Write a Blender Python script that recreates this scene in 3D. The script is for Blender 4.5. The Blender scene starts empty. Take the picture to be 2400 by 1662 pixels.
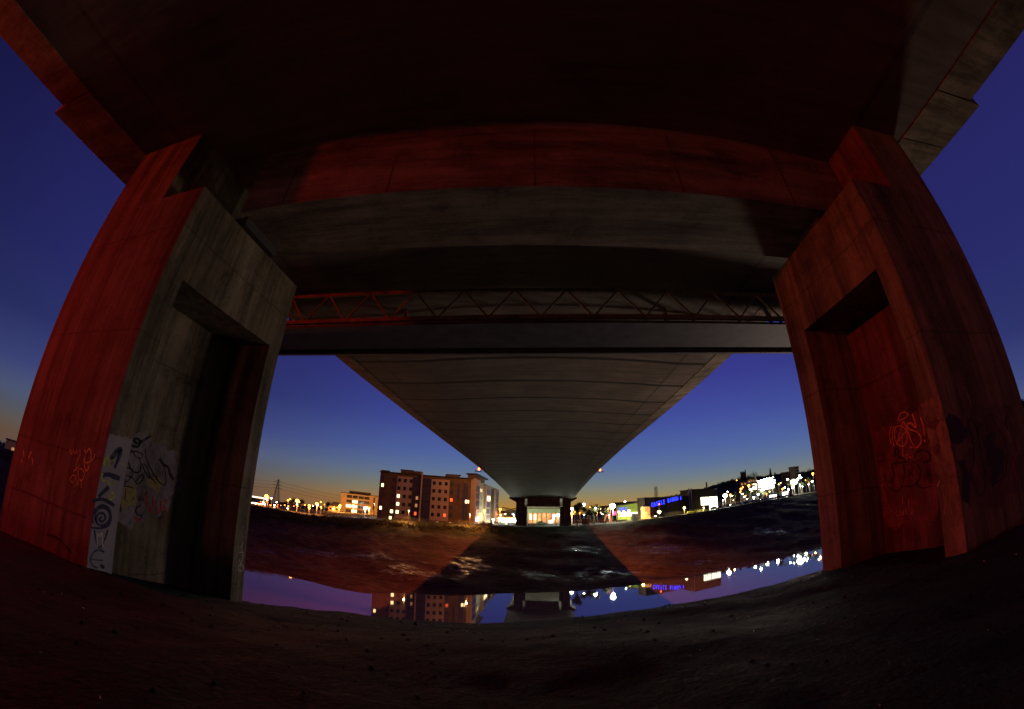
import bpy, math, random
from mathutils import Vector, Matrix, noise
random.seed(7)
sc=bpy.context.scene; col=sc.collection
R=math.radians; sin,cos,pi=math.sin,math.cos,math.pi

# ------------------------------------------------------------------ camera
F,PITCH,ROLL,YAW,KA=932.775,R(22.455),R(1.534),R(-4.675),-.0586
def ray(px,py):
    x=px-1200; y=831-py; r=math.hypot(x,y)+1e-9; q=r/1000
    th=r/F*(1+KA*q*q)
    a,b,c=sin(th)*x/r,sin(th)*y/r,cos(th)
    a,b=cos(ROLL)*a-sin(ROLL)*b, sin(ROLL)*a+cos(ROLL)*b
    up=b*cos(PITCH)+c*sin(PITCH); fw=c*cos(PITCH)-b*sin(PITCH)
    return Vector((cos(YAW)*a+sin(YAW)*fw, -sin(YAW)*a+cos(YAW)*fw, up))
def at(px,py,D):            # the point seen at (px,py) of the photo, D metres away over the ground
    d=ray(px,py); return d*(D/math.hypot(d.x,d.y))
def onp(px,py,x=None,y=None):
    d=ray(px,py); return d*(x/d.x if x is not None else y/d.y)
def pol(az,D,z=0): return Vector((sin(R(az))*D,cos(R(az))*D,z))
def interp(T,x):
    if x<=T[0][0]: return T[0][1]
    for (a,u),(b,v) in zip(T,T[1:]):
        if x<=b:
            t=(x-a)/(b-a); return u+(v-u)*t
    return T[-1][1]
cam=bpy.data.cameras.new('camera'); co=bpy.data.objects.new('camera',cam); col.objects.link(co)
cam.type='PANO'; cam.sensor_fit='HORIZONTAL'; cam.sensor_width=36; cam.clip_start=.05; cam.clip_end=6000
cc=cam; cc.panorama_type='FISHEYE_LENS_POLYNOMIAL'; cc.fisheye_fov=R(240)
mm=36/2400
cc.fisheye_polynomial_k0=0; cc.fisheye_polynomial_k1=-1/(F*mm); cc.fisheye_polynomial_k2=0
cc.fisheye_polynomial_k3=-KA/(F*mm*(1000*mm)**2); cc.fisheye_polynomial_k4=0
cx=Vector((cos(YAW),-sin(YAW),0)); fwd=Vector((sin(YAW)*cos(PITCH),cos(YAW)*cos(PITCH),sin(PITCH)))
upv=cx.cross(fwd)
rx=cx*cos(ROLL)+upv*sin(ROLL); ux=-cx*sin(ROLL)+upv*cos(ROLL)
m=Matrix((rx,ux,-fwd)).transposed().to_4x4(); co.matrix_world=m
sc.camera=co
sc.render.resolution_x,sc.render.resolution_y=1024,709

# ------------------------------------------------------------------ materials
def mat(name,color=(.5,.5,.5),rough=.8,metal=0,emit=None,es=1,spec=.5,ior=1.45):
    m=bpy.data.materials.new(name); m.use_nodes=True
    b=m.node_tree.nodes['Principled BSDF']
    b.inputs['Base Color'].default_value=(*color,1); b.inputs['Roughness'].default_value=rough
    b.inputs['Metallic'].default_value=metal; b.inputs['IOR'].default_value=ior
    b.inputs['Specular IOR Level'].default_value=spec
    if emit:
        b.inputs['Emission Color'].default_value=(*emit,1); b.inputs['Emission Strength'].default_value=es
        m.cycles.emission_sampling='NONE'
    return m
class N:
    def __init__(s,m): s.t=m.node_tree; s.n=s.t.nodes; s.l=s.t.links; s.b=s.n['Principled BSDF']
    def node(s,ty,**k):
        n=s.n.new(ty)
        for a,v in k.items():
            if a.startswith('i_'):
                key=a[2:].replace('_',' ')
                n.inputs[int(key) if key.isdigit() else key].default_value=v
            else: setattr(n,a,v)
        return n
    def link(s,a,b): s.l.new(a,b)
    def coords(s,scale=(1,1,1),kind='Object'):
        tc=s.node('ShaderNodeTexCoord'); mp=s.node('ShaderNodeMapping'); mp.inputs['Scale'].default_value=scale
        s.link(tc.outputs[kind],mp.inputs['Vector']); return mp.outputs[0]
    def noise(s,sc_,detail=6,scale=(1,1,1),rough=.6):
        n=s.node('ShaderNodeTexNoise'); n.inputs['Scale'].default_value=sc_; n.inputs['Detail'].default_value=detail
        n.inputs['Roughness'].default_value=rough
        s.link(s.coords(scale),n.inputs['Vector']); return n.outputs['Fac']
    def ramp(s,fac,stops):
        r=s.node('ShaderNodeValToRGB'); e=r.color_ramp.elements
        while len(e)<len(stops): e.new(.5)
        for q,(p,c) in zip(e,stops):
            q.position=p; q.color=(*(c if isinstance(c,(tuple,list)) else (c,c,c)),1)
        s.link(fac,r.inputs[0]); return r.outputs[0]
    def mul(s,a,b,f=1.0,mode='MULTIPLY'):
        n=s.node('ShaderNodeMix',data_type='RGBA',blend_type=mode); n.inputs[0].default_value=f
        s.link(a,n.inputs[6]); s.link(b,n.inputs[7]); return n.outputs[2]
    def math(s,op,a,b=None):
        n=s.node('ShaderNodeMath',operation=op)
        for i,v in enumerate((a,b)):
            if v is None: continue
            if isinstance(v,(int,float)): n.inputs[i].default_value=v
            else: s.link(v,n.inputs[i])
        return n.outputs[0]
    def bump(s,h,strength=.4,dist=.05):
        n=s.node('ShaderNodeBump'); n.inputs['Strength'].default_value=strength; n.inputs['Distance'].default_value=dist
        s.link(h,n.inputs['Height']); s.link(n.outputs[0],s.b.inputs['Normal'])

def concrete(name,c0,c1,c2,kind='wall',st=1.0):
    m=mat(name,rough=.85,spec=.25); n=N(m)
    base=n.ramp(n.noise(.55,10,rough=.65),[(.3,c0),(.5,c1),(.68,c2)])
    sc_=(1.6,1.6,.10) if kind=='wall' else (.12,1.2,1)
    streak=n.ramp(n.noise(1.1,8,sc_,.75),[(.36,.28),(.47,.7),(.54,1.0),(.66,1.12)]); s2=n.ramp(n.noise(3.1,6,sc_,.7),[(.36,.6),(.55,1.05)])
    out=n.mul(n.mul(base,streak,.9),s2,.8); blot=n.ramp(n.noise(.8,12,(1,1,1),.8),[(.34,.36),(.46,.95),(.6,1.15)]); out=n.mul(out,blot,.9)
    fine=n.ramp(n.noise(14,4),[(.3,.75),(.7,1.1)]); out=n.mul(out,fine,.7)
    if kind=='wall':
        z=n.node('ShaderNodeSeparateXYZ'); n.link(n.coords(),z.inputs[0])
        wob=n.math('MULTIPLY',n.noise(1.5,3),.06)
        fr=n.math('FRACT',n.math('ADD',n.math('MULTIPLY',z.outputs[2],1/2.44),wob))
        line=n.ramp(fr,[(0,.55),(.012,.6),(.02,1),(1,1)]); out=n.mul(out,line,.8)
        h=n.math('ADD',n.math('MULTIPLY',n.noise(9,6),.5),n.math('MULTIPLY',line,.6))
    else: h=n.noise(5,8)
    n.link(out,n.b.inputs['Base Color']); n.bump(h,.35,.03)
    return m
M={}
M['pier']=concrete('pier_concrete',(.12,.10,.065),(.19,.16,.11),(.26,.225,.16))
M['beam']=concrete('beam_concrete',(.16,.145,.12),(.22,.20,.17),(.30,.27,.23),'beam')
M['edge']=concrete('edge_concrete',(.12,.10,.07),(.22,.18,.13),(.33,.27,.2),'beam',1.3)
# deck soffit: joints across every 4.2 m and two lines along
m=mat('soffit_concrete',rough=.8,spec=.3); n=N(m)
base=n.ramp(n.noise(.35,10,(1,1,1),.65),[(.3,(.11,.092,.08)),(.5,(.155,.132,.112)),(.7,(.215,.185,.155))])
z=n.node('ShaderNodeSeparateXYZ'); n.link(n.coords(),z.inputs[0])
fr=n.math('FRACT',n.math('ADD',n.math('MULTIPLY',z.outputs[1],1/4.2),n.math('MULTIPLY',n.noise(.8,3),.03)))
line=n.ramp(fr,[(0,.12),(.07,.2),(.10,1),(.5,1),(.505,.6),(.53,.98),(1,1)])
fx=n.math('ABSOLUTE',n.math('SUBTRACT',z.outputs[0],8.0)); lx=n.ramp(fx,[(0,.4),(.08,.5),(.12,1)])
fx2=n.math('ABSOLUTE',n.math('ADD',z.outputs[0],9.7)); lx2=n.ramp(fx2,[(0,.5),(.06,.6),(.1,1)])
mrj=n.node('ShaderNodeMapRange'); mrj.inputs[1].default_value=12; mrj.inputs[2].default_value=20; n.link(z.outputs[1],mrj.inputs[0])
mj=n.node('ShaderNodeMix',data_type='RGBA',blend_type='MULTIPLY'); n.link(mrj.outputs[0],mj.inputs[0]); n.link(base,mj.inputs[6]); n.link(line,mj.inputs[7])
out=n.mul(n.mul(mj.outputs[2],lx,.6),lx2,.6)
out=n.mul(out,n.ramp(n.noise(1.2,6,(.25,2.5,1),.7),[(.35,.6),(.6,1.05)]),.8)
n.link(out,n.b.inputs['Base Color']); n.bump(n.noise(4,8),.35,.04); M['soffit']=m

M['steel']=mat('gantry_steel',(.30,.16,.10),.6,.0); n=N(M['steel'])
n.link(n.ramp(n.noise(3,8),[(.35,(.06,.055,.05)),(.6,(.22,.15,.11))]),n.b.inputs['Base Color'])
M['deckplate']=mat('gantry_floor',(.09,.09,.10),.7); n=N(M['deckplate'])
n.link(n.ramp(n.noise(1.5,8),[(.35,(.04,.046,.058)),(.65,(.075,.082,.10))]),n.b.inputs['Base Color'])
M['asphalt']=mat('asphalt',(.05,.05,.05),1,spec=.03)
n=N(M['asphalt']); n.link(n.ramp(n.noise(3,8),[(.3,(.035,.035,.037)),(.7,(.07,.068,.066))]),n.b.inputs['Base Color'])
# near bank earth
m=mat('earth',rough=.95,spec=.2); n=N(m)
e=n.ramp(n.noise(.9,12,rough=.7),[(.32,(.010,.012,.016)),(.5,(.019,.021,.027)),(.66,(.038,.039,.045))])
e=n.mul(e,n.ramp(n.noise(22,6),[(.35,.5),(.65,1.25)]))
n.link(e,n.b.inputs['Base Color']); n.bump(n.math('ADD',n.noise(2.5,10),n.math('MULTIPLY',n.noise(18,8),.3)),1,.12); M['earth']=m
# far bank: mud, grass towards the top
m=mat('mud',rough=.8,spec=.06); n=N(m)
e=n.ramp(n.noise(.07,12,rough=.7),[(.3,(.055,.038,.03)),(.5,(.095,.066,.052)),(.7,(.14,.098,.075))])
e=n.mul(e,n.ramp(n.noise(1.1,12,(.3,1,1),.8),[(.36,.35),(.5,.9),(.64,1.5)]))
n.link(e,n.b.inputs['Base Color'])
wet=n.noise(.62,12,(.45,1,1),rough=.68)
tc_=n.coords(); acc=None
for (px_,py_,D_,rx_,ry_) in ((1098,1318,96,7,13),(965,1335,88,8,9),(860,1292,98,8,6),(1425,1322,98,11,6),(1550,1268,125,9,10),(1640,1300,112,6,4),(625,1300,100,4,3),(740,1290,100,9,5),(1270,1330,92,7,6),(1800,1210,160,12,8),(1340,1262,118,8,5)):
    c_=at(px_,py_,D_); v=n.node('ShaderNodeVectorMath',operation='SUBTRACT'); v.inputs[1].default_value=(c_.x,c_.y,0); n.link(tc_,v.inputs[0])
    v2=n.node('ShaderNodeVectorMath',operation='MULTIPLY'); v2.inputs[1].default_value=(.42/rx_,.42/ry_,0); n.link(v.outputs[0],v2.inputs[0])
    v3=n.node('ShaderNodeVectorMath',operation='LENGTH'); n.link(v2.outputs[0],v3.inputs[0])
    acc=v3.outputs['Value'] if acc is None else n.math('MINIMUM',acc,v3.outputs['Value'])
pool=n.ramp(n.math('ADD',acc,n.math('MULTIPLY',n.noise(.12,4),.8)),[(.6,.0),(1.0,1.0)])
wet=n.math('ADD',wet,n.math('MULTIPLY',pool,.25))
n.link(n.ramp(wet,[(.40,.19),(.46,.5),(.53,1)]),n.b.inputs['Roughness']); n.link(n.ramp(wet,[(.40,1.0),(.46,.35),(.53,.03)]),n.b.inputs['Specular IOR Level'])
n.bump(n.math('ADD',n.math('MULTIPLY',n.noise(.9,12,(.5,1.2,1),.75),1.0),n.math('MULTIPLY',n.noise(4,6,(.6,1.2,1)),.16)),1,.8); M['mud']=m
m=mat('grassland',rough=.95,spec=.15); n=N(m)
n.link(n.ramp(n.noise(.35,10),[(.35,(.03,.028,.012)),(.6,(.07,.062,.028)),(.7,(.10,.075,.04))]),n.b.inputs['Base Color'])
n.bump(n.noise(2,8),1,.3); M['grassland']=m
m=mat('river_water',(.15,.118,.11),.02,ior=2.9,spec=.5); n=N(m)
n.bump(n.noise(.35,5,(1,1,1)),.06,.05); M['water']=m
M['leaf']=mat('foliage',(.055,.07,.022),.8,spec=.2); n=N(M['leaf'])
n.link(n.ramp(n.noise(.5,4),[(.35,(.03,.03,.012)),(.65,(.09,.085,.035))]),n.b.inputs['Base Color'])
M['hillwood']=mat('hill_wood',(.03,.033,.016),.95,spec=.1)
M['bark']=mat('bark',(.10,.075,.05),.9); M['twig']=mat('twig',(.085,.06,.04),.9)
n=N(M['bark']); n.link(n.ramp(n.noise(5,6),[(.3,(.05,.035,.025)),(.7,(.14,.10,.07))]),n.b.inputs['Base Color'])
def facing(name,a,b,s=1.2,scale=(1,1,1),rough=.8):
    m=mat(name,rough=rough,spec=.3); n=N(m)
    n.link(n.ramp(n.noise(s,8,scale),[(.35,a),(.65,b)]),n.b.inputs['Base Color']); return m
M['render_pale']=facing('pale_render',(.46,.33,.27),(.58,.42,.34),.25)
M['render_cream']=facing('cream_render',(.42,.36,.22),(.5,.44,.28),.25)
M['brick_brown']=facing('brown_brick',(.13,.085,.055),(.20,.13,.085),.8)
M['brick_red']=facing('red_brick',(.22,.10,.06),(.30,.14,.09),.8)
M['roof_dark']=facing('dark_roof',(.04,.04,.045),(.07,.065,.07),.8)
M['glass']=mat('window_glass',(.03,.035,.07),.08,spec=.8)
M['curtain']=mat('blue_glass',(.06,.055,.12),.3,spec=.4)
M['frame']=mat('window_frame',(.05,.05,.055),.5)
M['white_metal']=mat('white_metal',(.6,.6,.58),.5)
M['post']=mat('lamp_post',(.3,.29,.27),.5,.3)
M['dark_metal']=mat('dark_metal',(.05,.05,.055),.6)
M['shed_dark']=facing('dark_cladding',(.022,.016,.022),(.038,.028,.034),.6,(1,1,.1))
M['shed_green']=facing('green_cladding',(.13,.20,.05),(.19,.27,.07),.4)
M['lit']=mat('lit_window',(.8,.7,.5),.5,emit=(1,.72,.32),es=3.5)
M['litred']=mat('lit_red_window',(.8,.2,.1),.5,emit=(1,.12,.03),es=1.3)
M['litdim']=mat('dim_window',(.8,.5,.3),.5,emit=(1,.5,.18),es=.35)
m=mat('shop_glow',(.8,.8,.6),.5,emit=(1,.9,.55),es=5); n=N(m)
n.link(n.ramp(n.noise(.5,3,(1,1,1)),[(.3,(1,.55,.15)),(.5,(1,.85,.45)),(.7,(.95,1,.75))]),n.b.inputs['Emission Color']); M['shop']=m
m=mat('orange_interior',(.8,.5,.3),.5,emit=(1,.4,.1),es=.8); n=N(m)
n.link(n.ramp(n.noise(.8,5,(1,1,1)),[(.35,(.25,.06,.02)),(.5,(1,.28,.06)),(.62,(1,.62,.2))]),n.b.inputs['Emission Color']); M['interior']=m
M['blue_neon']=mat('blue_neon',(.1,.1,.8),.4,emit=(.02,.035,1),es=3.5)
M['red_neon']=mat('red_lamp',(.8,.1,.05),.4,emit=(1,.10,.02),es=14)
M['pink_neon']=mat('pink_neon',(.8,.1,.4),.4,emit=(1,.05,.35),es=1.2)
EM={'w':((.92,1,.9),38),'o':((1,.30,.035),14),'y':((1,.72,.28),14),'r':((1,.1,.02),12),'b':((.75,.85,1),40)}
for k,(c,s) in EM.items(): M['head_'+k]=mat('lamp_glow_'+{'w':'white','o':'orange','y':'yellow','r':'red','b':'blue'}[k],c,.4,emit=c,es=s)
M['tyre']=mat('tyre',(.02,.02,.02),.9); M['carglass']=mat('car_glass',(.02,.025,.03),.06,spec=.8)
M['headlight']=mat('headlight',(.9,.9,.9),.3,emit=(1,.95,.85),es=15)
CARC={'white':(.7,.7,.7),'black':(.02,.02,.022),'red':(.4,.02,.02),'blue':(.03,.07,.3),'silver':(.42,.43,.44),'green':(.05,.2,.1),'yellow':(.5,.45,.08),'grey':(.12,.12,.13)}
for k,c in CARC.items(): M['car_'+k]=mat('car_paint_'+k,c,.25,.2,spec=.7)
def paint(name,c,e=0):
    m=mat(name,c,.8,spec=.2); return m
for k,c in {'orange':(.85,.62,.25),'grey':(.34,.33,.38),'lilac':(.30,.27,.33),'navy':(.035,.035,.075),'black':(.03,.025,.03),'lime':(.45,.5,.08),'red':(.42,.05,.05),
            'ochre':(.30,.24,.09),'rose':(.42,.28,.24),'purple':(.22,.13,.18),'white':(.7,.68,.62),'darkred':(.12,.05,.05)}.items():
    M['p_'+k]=paint('paint_'+k,c)
def worn(k,c0,c1,lo=.38,hi=.5,sc_=3,sv=(1,1,.5)):
    m=M['p_'+k]; n=N(m); n.link(n.ramp(n.noise(2.2,8,sv),[(.3,c0),(.65,c1)]),n.b.inputs['Base Color'])
    n.link(n.ramp(n.noise(sc_,10,(1,1,.6),.75),[(lo,0.0),(hi,1.0)]),n.b.inputs['Alpha'])
worn('grey',(.20,.19,.215),(.29,.275,.31),.28,.38)
worn('rose',(.20,.14,.10),(.30,.20,.15),.36,.56)
worn('lilac',(.15,.13,.13),(.27,.235,.27),.36,.52)
worn('purple',(.10,.07,.075),(.17,.11,.12),.38,.6)
for k_ in ('navy','black','red','ochre','lime','orange','darkred'):
    m=M['p_'+k_]; n=N(m); n.link(n.ramp(n.noise(9,8,rough=.7),[(.34,0.15),(.48,1.0)]),n.b.inputs['Alpha'])

# ------------------------------------------------------------------ mesh helpers
class MB:
    def __init__(s): s.v=[]; s.f=[]; s.mi=[]; s.mats=[]
    def mid(s,m):
        if m is None: return 0
        if m not in s.mats: s.mats.append(m)
        return s.mats.index(m)
    def add(s,vs,fs,m=None):
        o=len(s.v); s.v+= [tuple(v) for v in vs]; k=s.mid(m)
        for f in fs: s.f.append([i+o for i in f]); s.mi.append(k)
        return s
    def box(s,x0,x1,y0,y1,z0,z1,m=None):
        v=[(x,y,z) for z in (z0,z1) for x,y in ((x0,y0),(x1,y0),(x1,y1),(x0,y1))]
        return s.add(v,[(3,2,1,0),(4,5,6,7),(0,1,5,4),(1,2,6,5),(2,3,7,6),(3,0,4,7)],m)
    def prism(s,pts,d,m=None):     # polygon pts (3D), extruded by vector d
        n=len(pts); v=[Vector(p) for p in pts]+[Vector(p)+Vector(d) for p in pts]
        return s.add(v,[list(range(n))[::-1],list(range(n,2*n))]+[(i,(i+1)%n,n+(i+1)%n,n+i) for i in range(n)],m)
    def tube(s,p,q,r0,r1=None,n=6,m=None,cap=True):
        r1=r0 if r1 is None else r1; p=Vector(p); q=Vector(q); d=(q-p)
        if d.length<1e-6: return s
        d.normalize(); a=d.orthogonal().normalized(); b=d.cross(a)
        v=[p+(a*cos(2*pi*i/n)+b*sin(2*pi*i/n))*r0 for i in range(n)]+[q+(a*cos(2*pi*i/n)+b*sin(2*pi*i/n))*r1 for i in range(n)]
        f=[(i,(i+1)%n,n+(i+1)%n,n+i) for i in range(n)]
        if cap: f+=[list(range(n))[::-1],list(range(n,2*n))]
        return s.add(v,f,m)
    def ball(s,c,r,n=8,m=None,sz=1):
        v=[];f=[];h=n//2
        for j in range(1,h):
            for i in range(n):
                a=2*pi*i/n; t=pi*j/h; v.append((c[0]+r*sin(t)*cos(a),c[1]+r*sin(t)*sin(a),c[2]+r*sz*cos(t)))
        for j in range(h-2):
            for i in range(n): f.append((j*n+i,(j+1)*n+i,(j+1)*n+(i+1)%n,j*n+(i+1)%n))
        v+=[(c[0],c[1],c[2]+r*sz),(c[0],c[1],c[2]-r*sz)]; t=len(v)-2
        for i in range(n): f.append((t,i,(i+1)%n)); f.append((t+1,(h-2)*n+(i+1)%n,(h-2)*n+i))
        return s.add(v,f,m)
    def build(s,name,m=None,parent=None,smooth=False):
        me=bpy.data.meshes.new(name); me.from_pydata(s.v,[],s.f)
        ms=s.mats if s.mats else [m]
        for x in ms: me.materials.append(x if not isinstance(x,str) else M[x])
        if s.mats: me.polygons.foreach_set('material_index',s.mi)
        if smooth: me.polygons.foreach_set('use_smooth',[True]*len(me.polygons))
        me.update()
        o=bpy.data.objects.new(name,me); col.objects.link(o)
        if parent: o.parent=parent
        return o
def tag(o,label=None,cat=None,group=None,kind=None):
    if label: o['label']=label
    if cat: o['category']=cat
    if group: o['group']=group
    if kind: o['kind']=kind
    return o
def thing(name,loc,label,cat,rz=0,group=None):
    o=bpy.data.objects.new(name,None); col.objects.link(o); o.location=loc; o.rotation_euler=(0,0,rz); o.empty_display_size=.3
    return tag(o,label,cat,group)
def copy_tree(o,parent=None):
    c=o.copy(); col.objects.link(c); c.parent=parent
    for ch in list(o.children): copy_tree(ch,c)
    return c
def point(name,loc,power,color,radius=.4,parent=None,spot=None):
    l=bpy.data.lights.new(name,'SPOT' if spot else 'POINT'); l.energy=power; l.color=color; l.shadow_soft_size=radius
    if spot: l.spot_size=R(spot); l.spot_blend=.6 if spot<160 else .15
    o=bpy.data.objects.new(name,l); col.objects.link(o); o.location=loc
    if parent: o.parent=parent
    return o

# ------------------------------------------------------------------ ground
ZW=-15.5
TOPD=[(-95,175),(-75,160),(-60,150),(-38.7,138),(-31.6,135),(-22.6,132),(-13.4,132),(-4,138),(0,142),(11,150),(17,160),(23,185),(29,215),(37,270),(50,330),(62,380),(95,420)]
TOPZ=[(-95,-6),(-60,-6),(-38.7,-5.7),(-31.6,-6.1),(-22.6,-4.9),(-13.4,-4.7),(-4,-4.95),(0,-5.2),(11,-4.3),(17,-3.1),(23,-2.1),(29,-.4),(37,1.3),(50,3),(95,4)]
WAT=[(-95,150),(-80,125),(-60,100),(-39.3,84),(-34.4,81.6),(-28,75.4),(-23.2,72),(-9.4,74.7),(-3.4,78),(4.5,81),(11,84.7),(14,88),(21,100.6),(28.7,114),(37,134),(50,175),(70,230),(95,300)]
def top(az): return interp(TOPD,az),interp(TOPZ,az)
TILT=[(-95,-.034),(-70,-.034),(-38,-.030),(-20,-.018),(0,-.008),(10,0)]
def gz(x,y):                 # ground level on the far side
    az=math.degrees(math.atan2(x,y)); D=math.hypot(x,y); d,z=top(az)
    return z+interp(TILT,az)*.6*max(0,D-d)
def ground_under(p): return gz(p.x,p.y)
# far bank mesh: strips by azimuth, from under the water up to the promenade and out to the horizon
def farbank():
    azs=[-95+i*.35 for i in range(int(190/.35)+1)]
    sl=[-.25,-.1]+[i/44 for i in range(45)]
    b=MB(); NV=len(sl)
    for az in azs:
        w=interp(WAT,az); d,z=top(az)
        for t in sl:
            D=w+(d-w)*t
            if t<0: h=ZW+t*9
            else: h=ZW+(z-ZW)*(.86*t+.14*t**3) - .9*sin(pi*t)*(1 if t<1 else 0)
            x,y=sin(R(az))*D,cos(R(az))*D
            if 0<t<.97: h+= (noise.noise(Vector((x*.05,y*.12,1)))*1.1+noise.noise(Vector((x*.25,y*.5,4)))*.35)*min(1,t*9,(1-t)*7)
            elif -.2<t<=0: h+=noise.noise(Vector((x*.08,y*.08,2)))*.35
            b.v.append((x,y,h))
    for i in range(len(azs)-1):
        for j in range(NV-1):
            a=i*NV+j; b.f.append((a,a+NV,a+NV+1,a+1)); t=sl[j]
            az=azs[i]; lim=.80 if az<6 else (.84 if az<20 else .93)
            q=t+noise.noise(Vector((az*.25,t*6,0)))*.07
            b.mi.append(1 if q>lim else 0)
    b.mats=['mud','grassland']
    tag(b.build('far_river_bank',smooth=True),kind='structure')
    g=MB(); outs=[0,.12,.3,.8,2,5,14]
    for az in azs[::6]:
        d,z=top(az)
        for t in outs: g.v.append((*pol(az,d*(1+t)).xy,z+interp(TILT,az)*(.6 if t<1 else .9)*d*t))
    n_=len(outs); k=len(azs[::6])
    for i in range(k-1):
        for j in range(n_-1):
            a=i*n_+j; g.f.append((a,a+n_,a+n_+1,a+1))
    tag(g.build('ground_far_side','asphalt'),kind='structure')
farbank()
b=MB(); b.add([(-700,-300,ZW),(700,-300,ZW),(700,500,ZW),(-700,500,ZW)],[(0,1,2,3)])
tag(b.build('river_water','water'),kind='structure')
# near bank
def nz(x,y):
    h=interp([(-60,-2.2),(-10,-1.3),(0,-1.05),(4.5,-1.57),(8.8,-2.37),(10.4,-2.76),(40,-9)],y)
    h+= max(-30,min(30,x))*interp([(-2,.01),(4.5,.052),(8.8,.078),(20,.06)],y)
    crest=10.2+ (-.02*x) + noise.noise(Vector((x*.12,0,5)))*.5
    if y>crest: h-= (y-crest)*.75
    h+= noise.noise(Vector((x*.3,y*.3,0)))*.13+noise.noise(Vector((x*1.1,y*1.1,3)))*.05+noise.noise(Vector((x*3.7,y*3.7,8)))*.018
    return max(h,ZW-3)
def nearbank():
    xs=[];x=-120
    while x<120.01: xs.append(x); x+= .16 if abs(x)<15 else (.5 if abs(x)<30 else 3)
    ys=[];y=-60
    while y<34: ys.append(y); y+= .16 if -1<y<12.5 else (.45 if -8<y<20 else 2)
    b=MB(); n_=len(ys)
    for x in xs:
        for y in ys: b.v.append((x,y,nz(x,y)))
    for i in range(len(xs)-1):
        for j in range(n_-1): a=i*n_+j; b.f.append((a,a+n_,a+n_+1,a+1))
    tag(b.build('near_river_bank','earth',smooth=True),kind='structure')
nearbank()
# rubble and litter on the near bank
b=MB(); rg=random.Random(3)
for i in range(1000):
    x=rg.uniform(-12,12); y=rg.uniform(.4,9.6); r=rg.choice([.008,.012,.018,.025,.035])*rg.uniform(.6,1.3)
    if -11.4<x<-7.3 and y>4.2 and y<9: continue
    if 6.6<x<9.4 and y>4.5 and y<9: continue
    c=Vector((x,y,nz(x,y)+r*.2)); vs=[c+Vector((rg.uniform(.6,1)*r*a,rg.uniform(.6,1)*r*bb,rg.uniform(.4,.8)*r*cc_)) for a,bb,cc_ in ((1,0,0),(0,1,0),(-1,0,0),(0,-1,0),(0,0,1),(0,0,-1))]
    b.add(vs,[(0,1,4),(1,2,4),(2,3,4),(3,0,4),(1,0,5),(2,1,5),(3,2,5),(0,3,5)])
tag(b.build('rubble','earth'),'loose stones and crumbs of rubble scattered over the dark bank','rubble',kind='stuff')
b=MB(); 
for i in range(70):
    x=rg.uniform(-5,9); y=rg.uniform(.8,9.5)
    c=Vector((x,y,nz(x,y)+.02)); a=rg.uniform(0,6.28); s=rg.uniform(.004,.011)
    b.prism([c+Vector((cos(a)*s,sin(a)*s,0)),c+Vector((-sin(a)*s*.7,cos(a)*s*.7,.006)),c+Vector((-cos(a)*s,-sin(a)*s,.01)),c+Vector((sin(a)*s*.7,-cos(a)*s*.7,0))],(0,0,.004))
tag(b.build('litter','p_white'),'tiny pale scraps of litter on the dark ground','litter',kind='stuff')

# ------------------------------------------------------------------ bridge
DZ=[(-80,0),(21,0),(29,.1),(45,.25),(60,.22),(75,.05),(90,-.3),(105,-.8),(120,-1.4),(135,-2.1),(150,-2.95),(166,-3.7),(190,-4.7),(240,-6.5)]
def dx(y): return .011*max(0,y-50)
def dz(y):
    return (interp(DZ,y-6)+interp(DZ,y-3)+interp(DZ,y)+interp(DZ,y+3)+interp(DZ,y+6))/5
ys=[-45,-20,-5,1.9,2.0,3.5,6,9,12,15,15.3]+[18+i*4 for i in range(55)]
prof=[(-11.4,8.3),(-8.6,8.3)]+[(x_,8.3-.02*(x_+8)*.7+.36*(1-((x_-.4)/8)**2)) for x_ in (-7.2,-5.6,-3.6,-1.6,.4,2.4,4.4,6.4,8.0)]+[(9.7,8.05)]
deck=thing('bridge_deck',(0,0,0),'wide concrete road deck overhead, running away across the river','bridge deck')
b=MB(); P_=prof+[(9.7,9.6),(-11.4,9.8)]; n_=len(P_)
for y in ys:
    for x,zz in P_: b.v.append((x+dx(y),y,zz+dz(y)))
for i in range(len(ys)-1):
    for j in range(n_): a=i*n_+j; c=i*n_+(j+1)%n_; b.f.append((a,c,c+n_,a+n_))
b.f+= [list(range(n_)),[len(ys)*n_-1-i for i in range(n_)]]
b.build('soffit_slab','soffit',deck)
def wl(y):  # outer edge of the left cantilever
    return -13.0 if y<1.95 else (-13.6 if y<15.1 else -12.5)
def wr(y): return 11.15 if y<3.0 else (11.6 if y<15.1 else 10.85)
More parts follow.
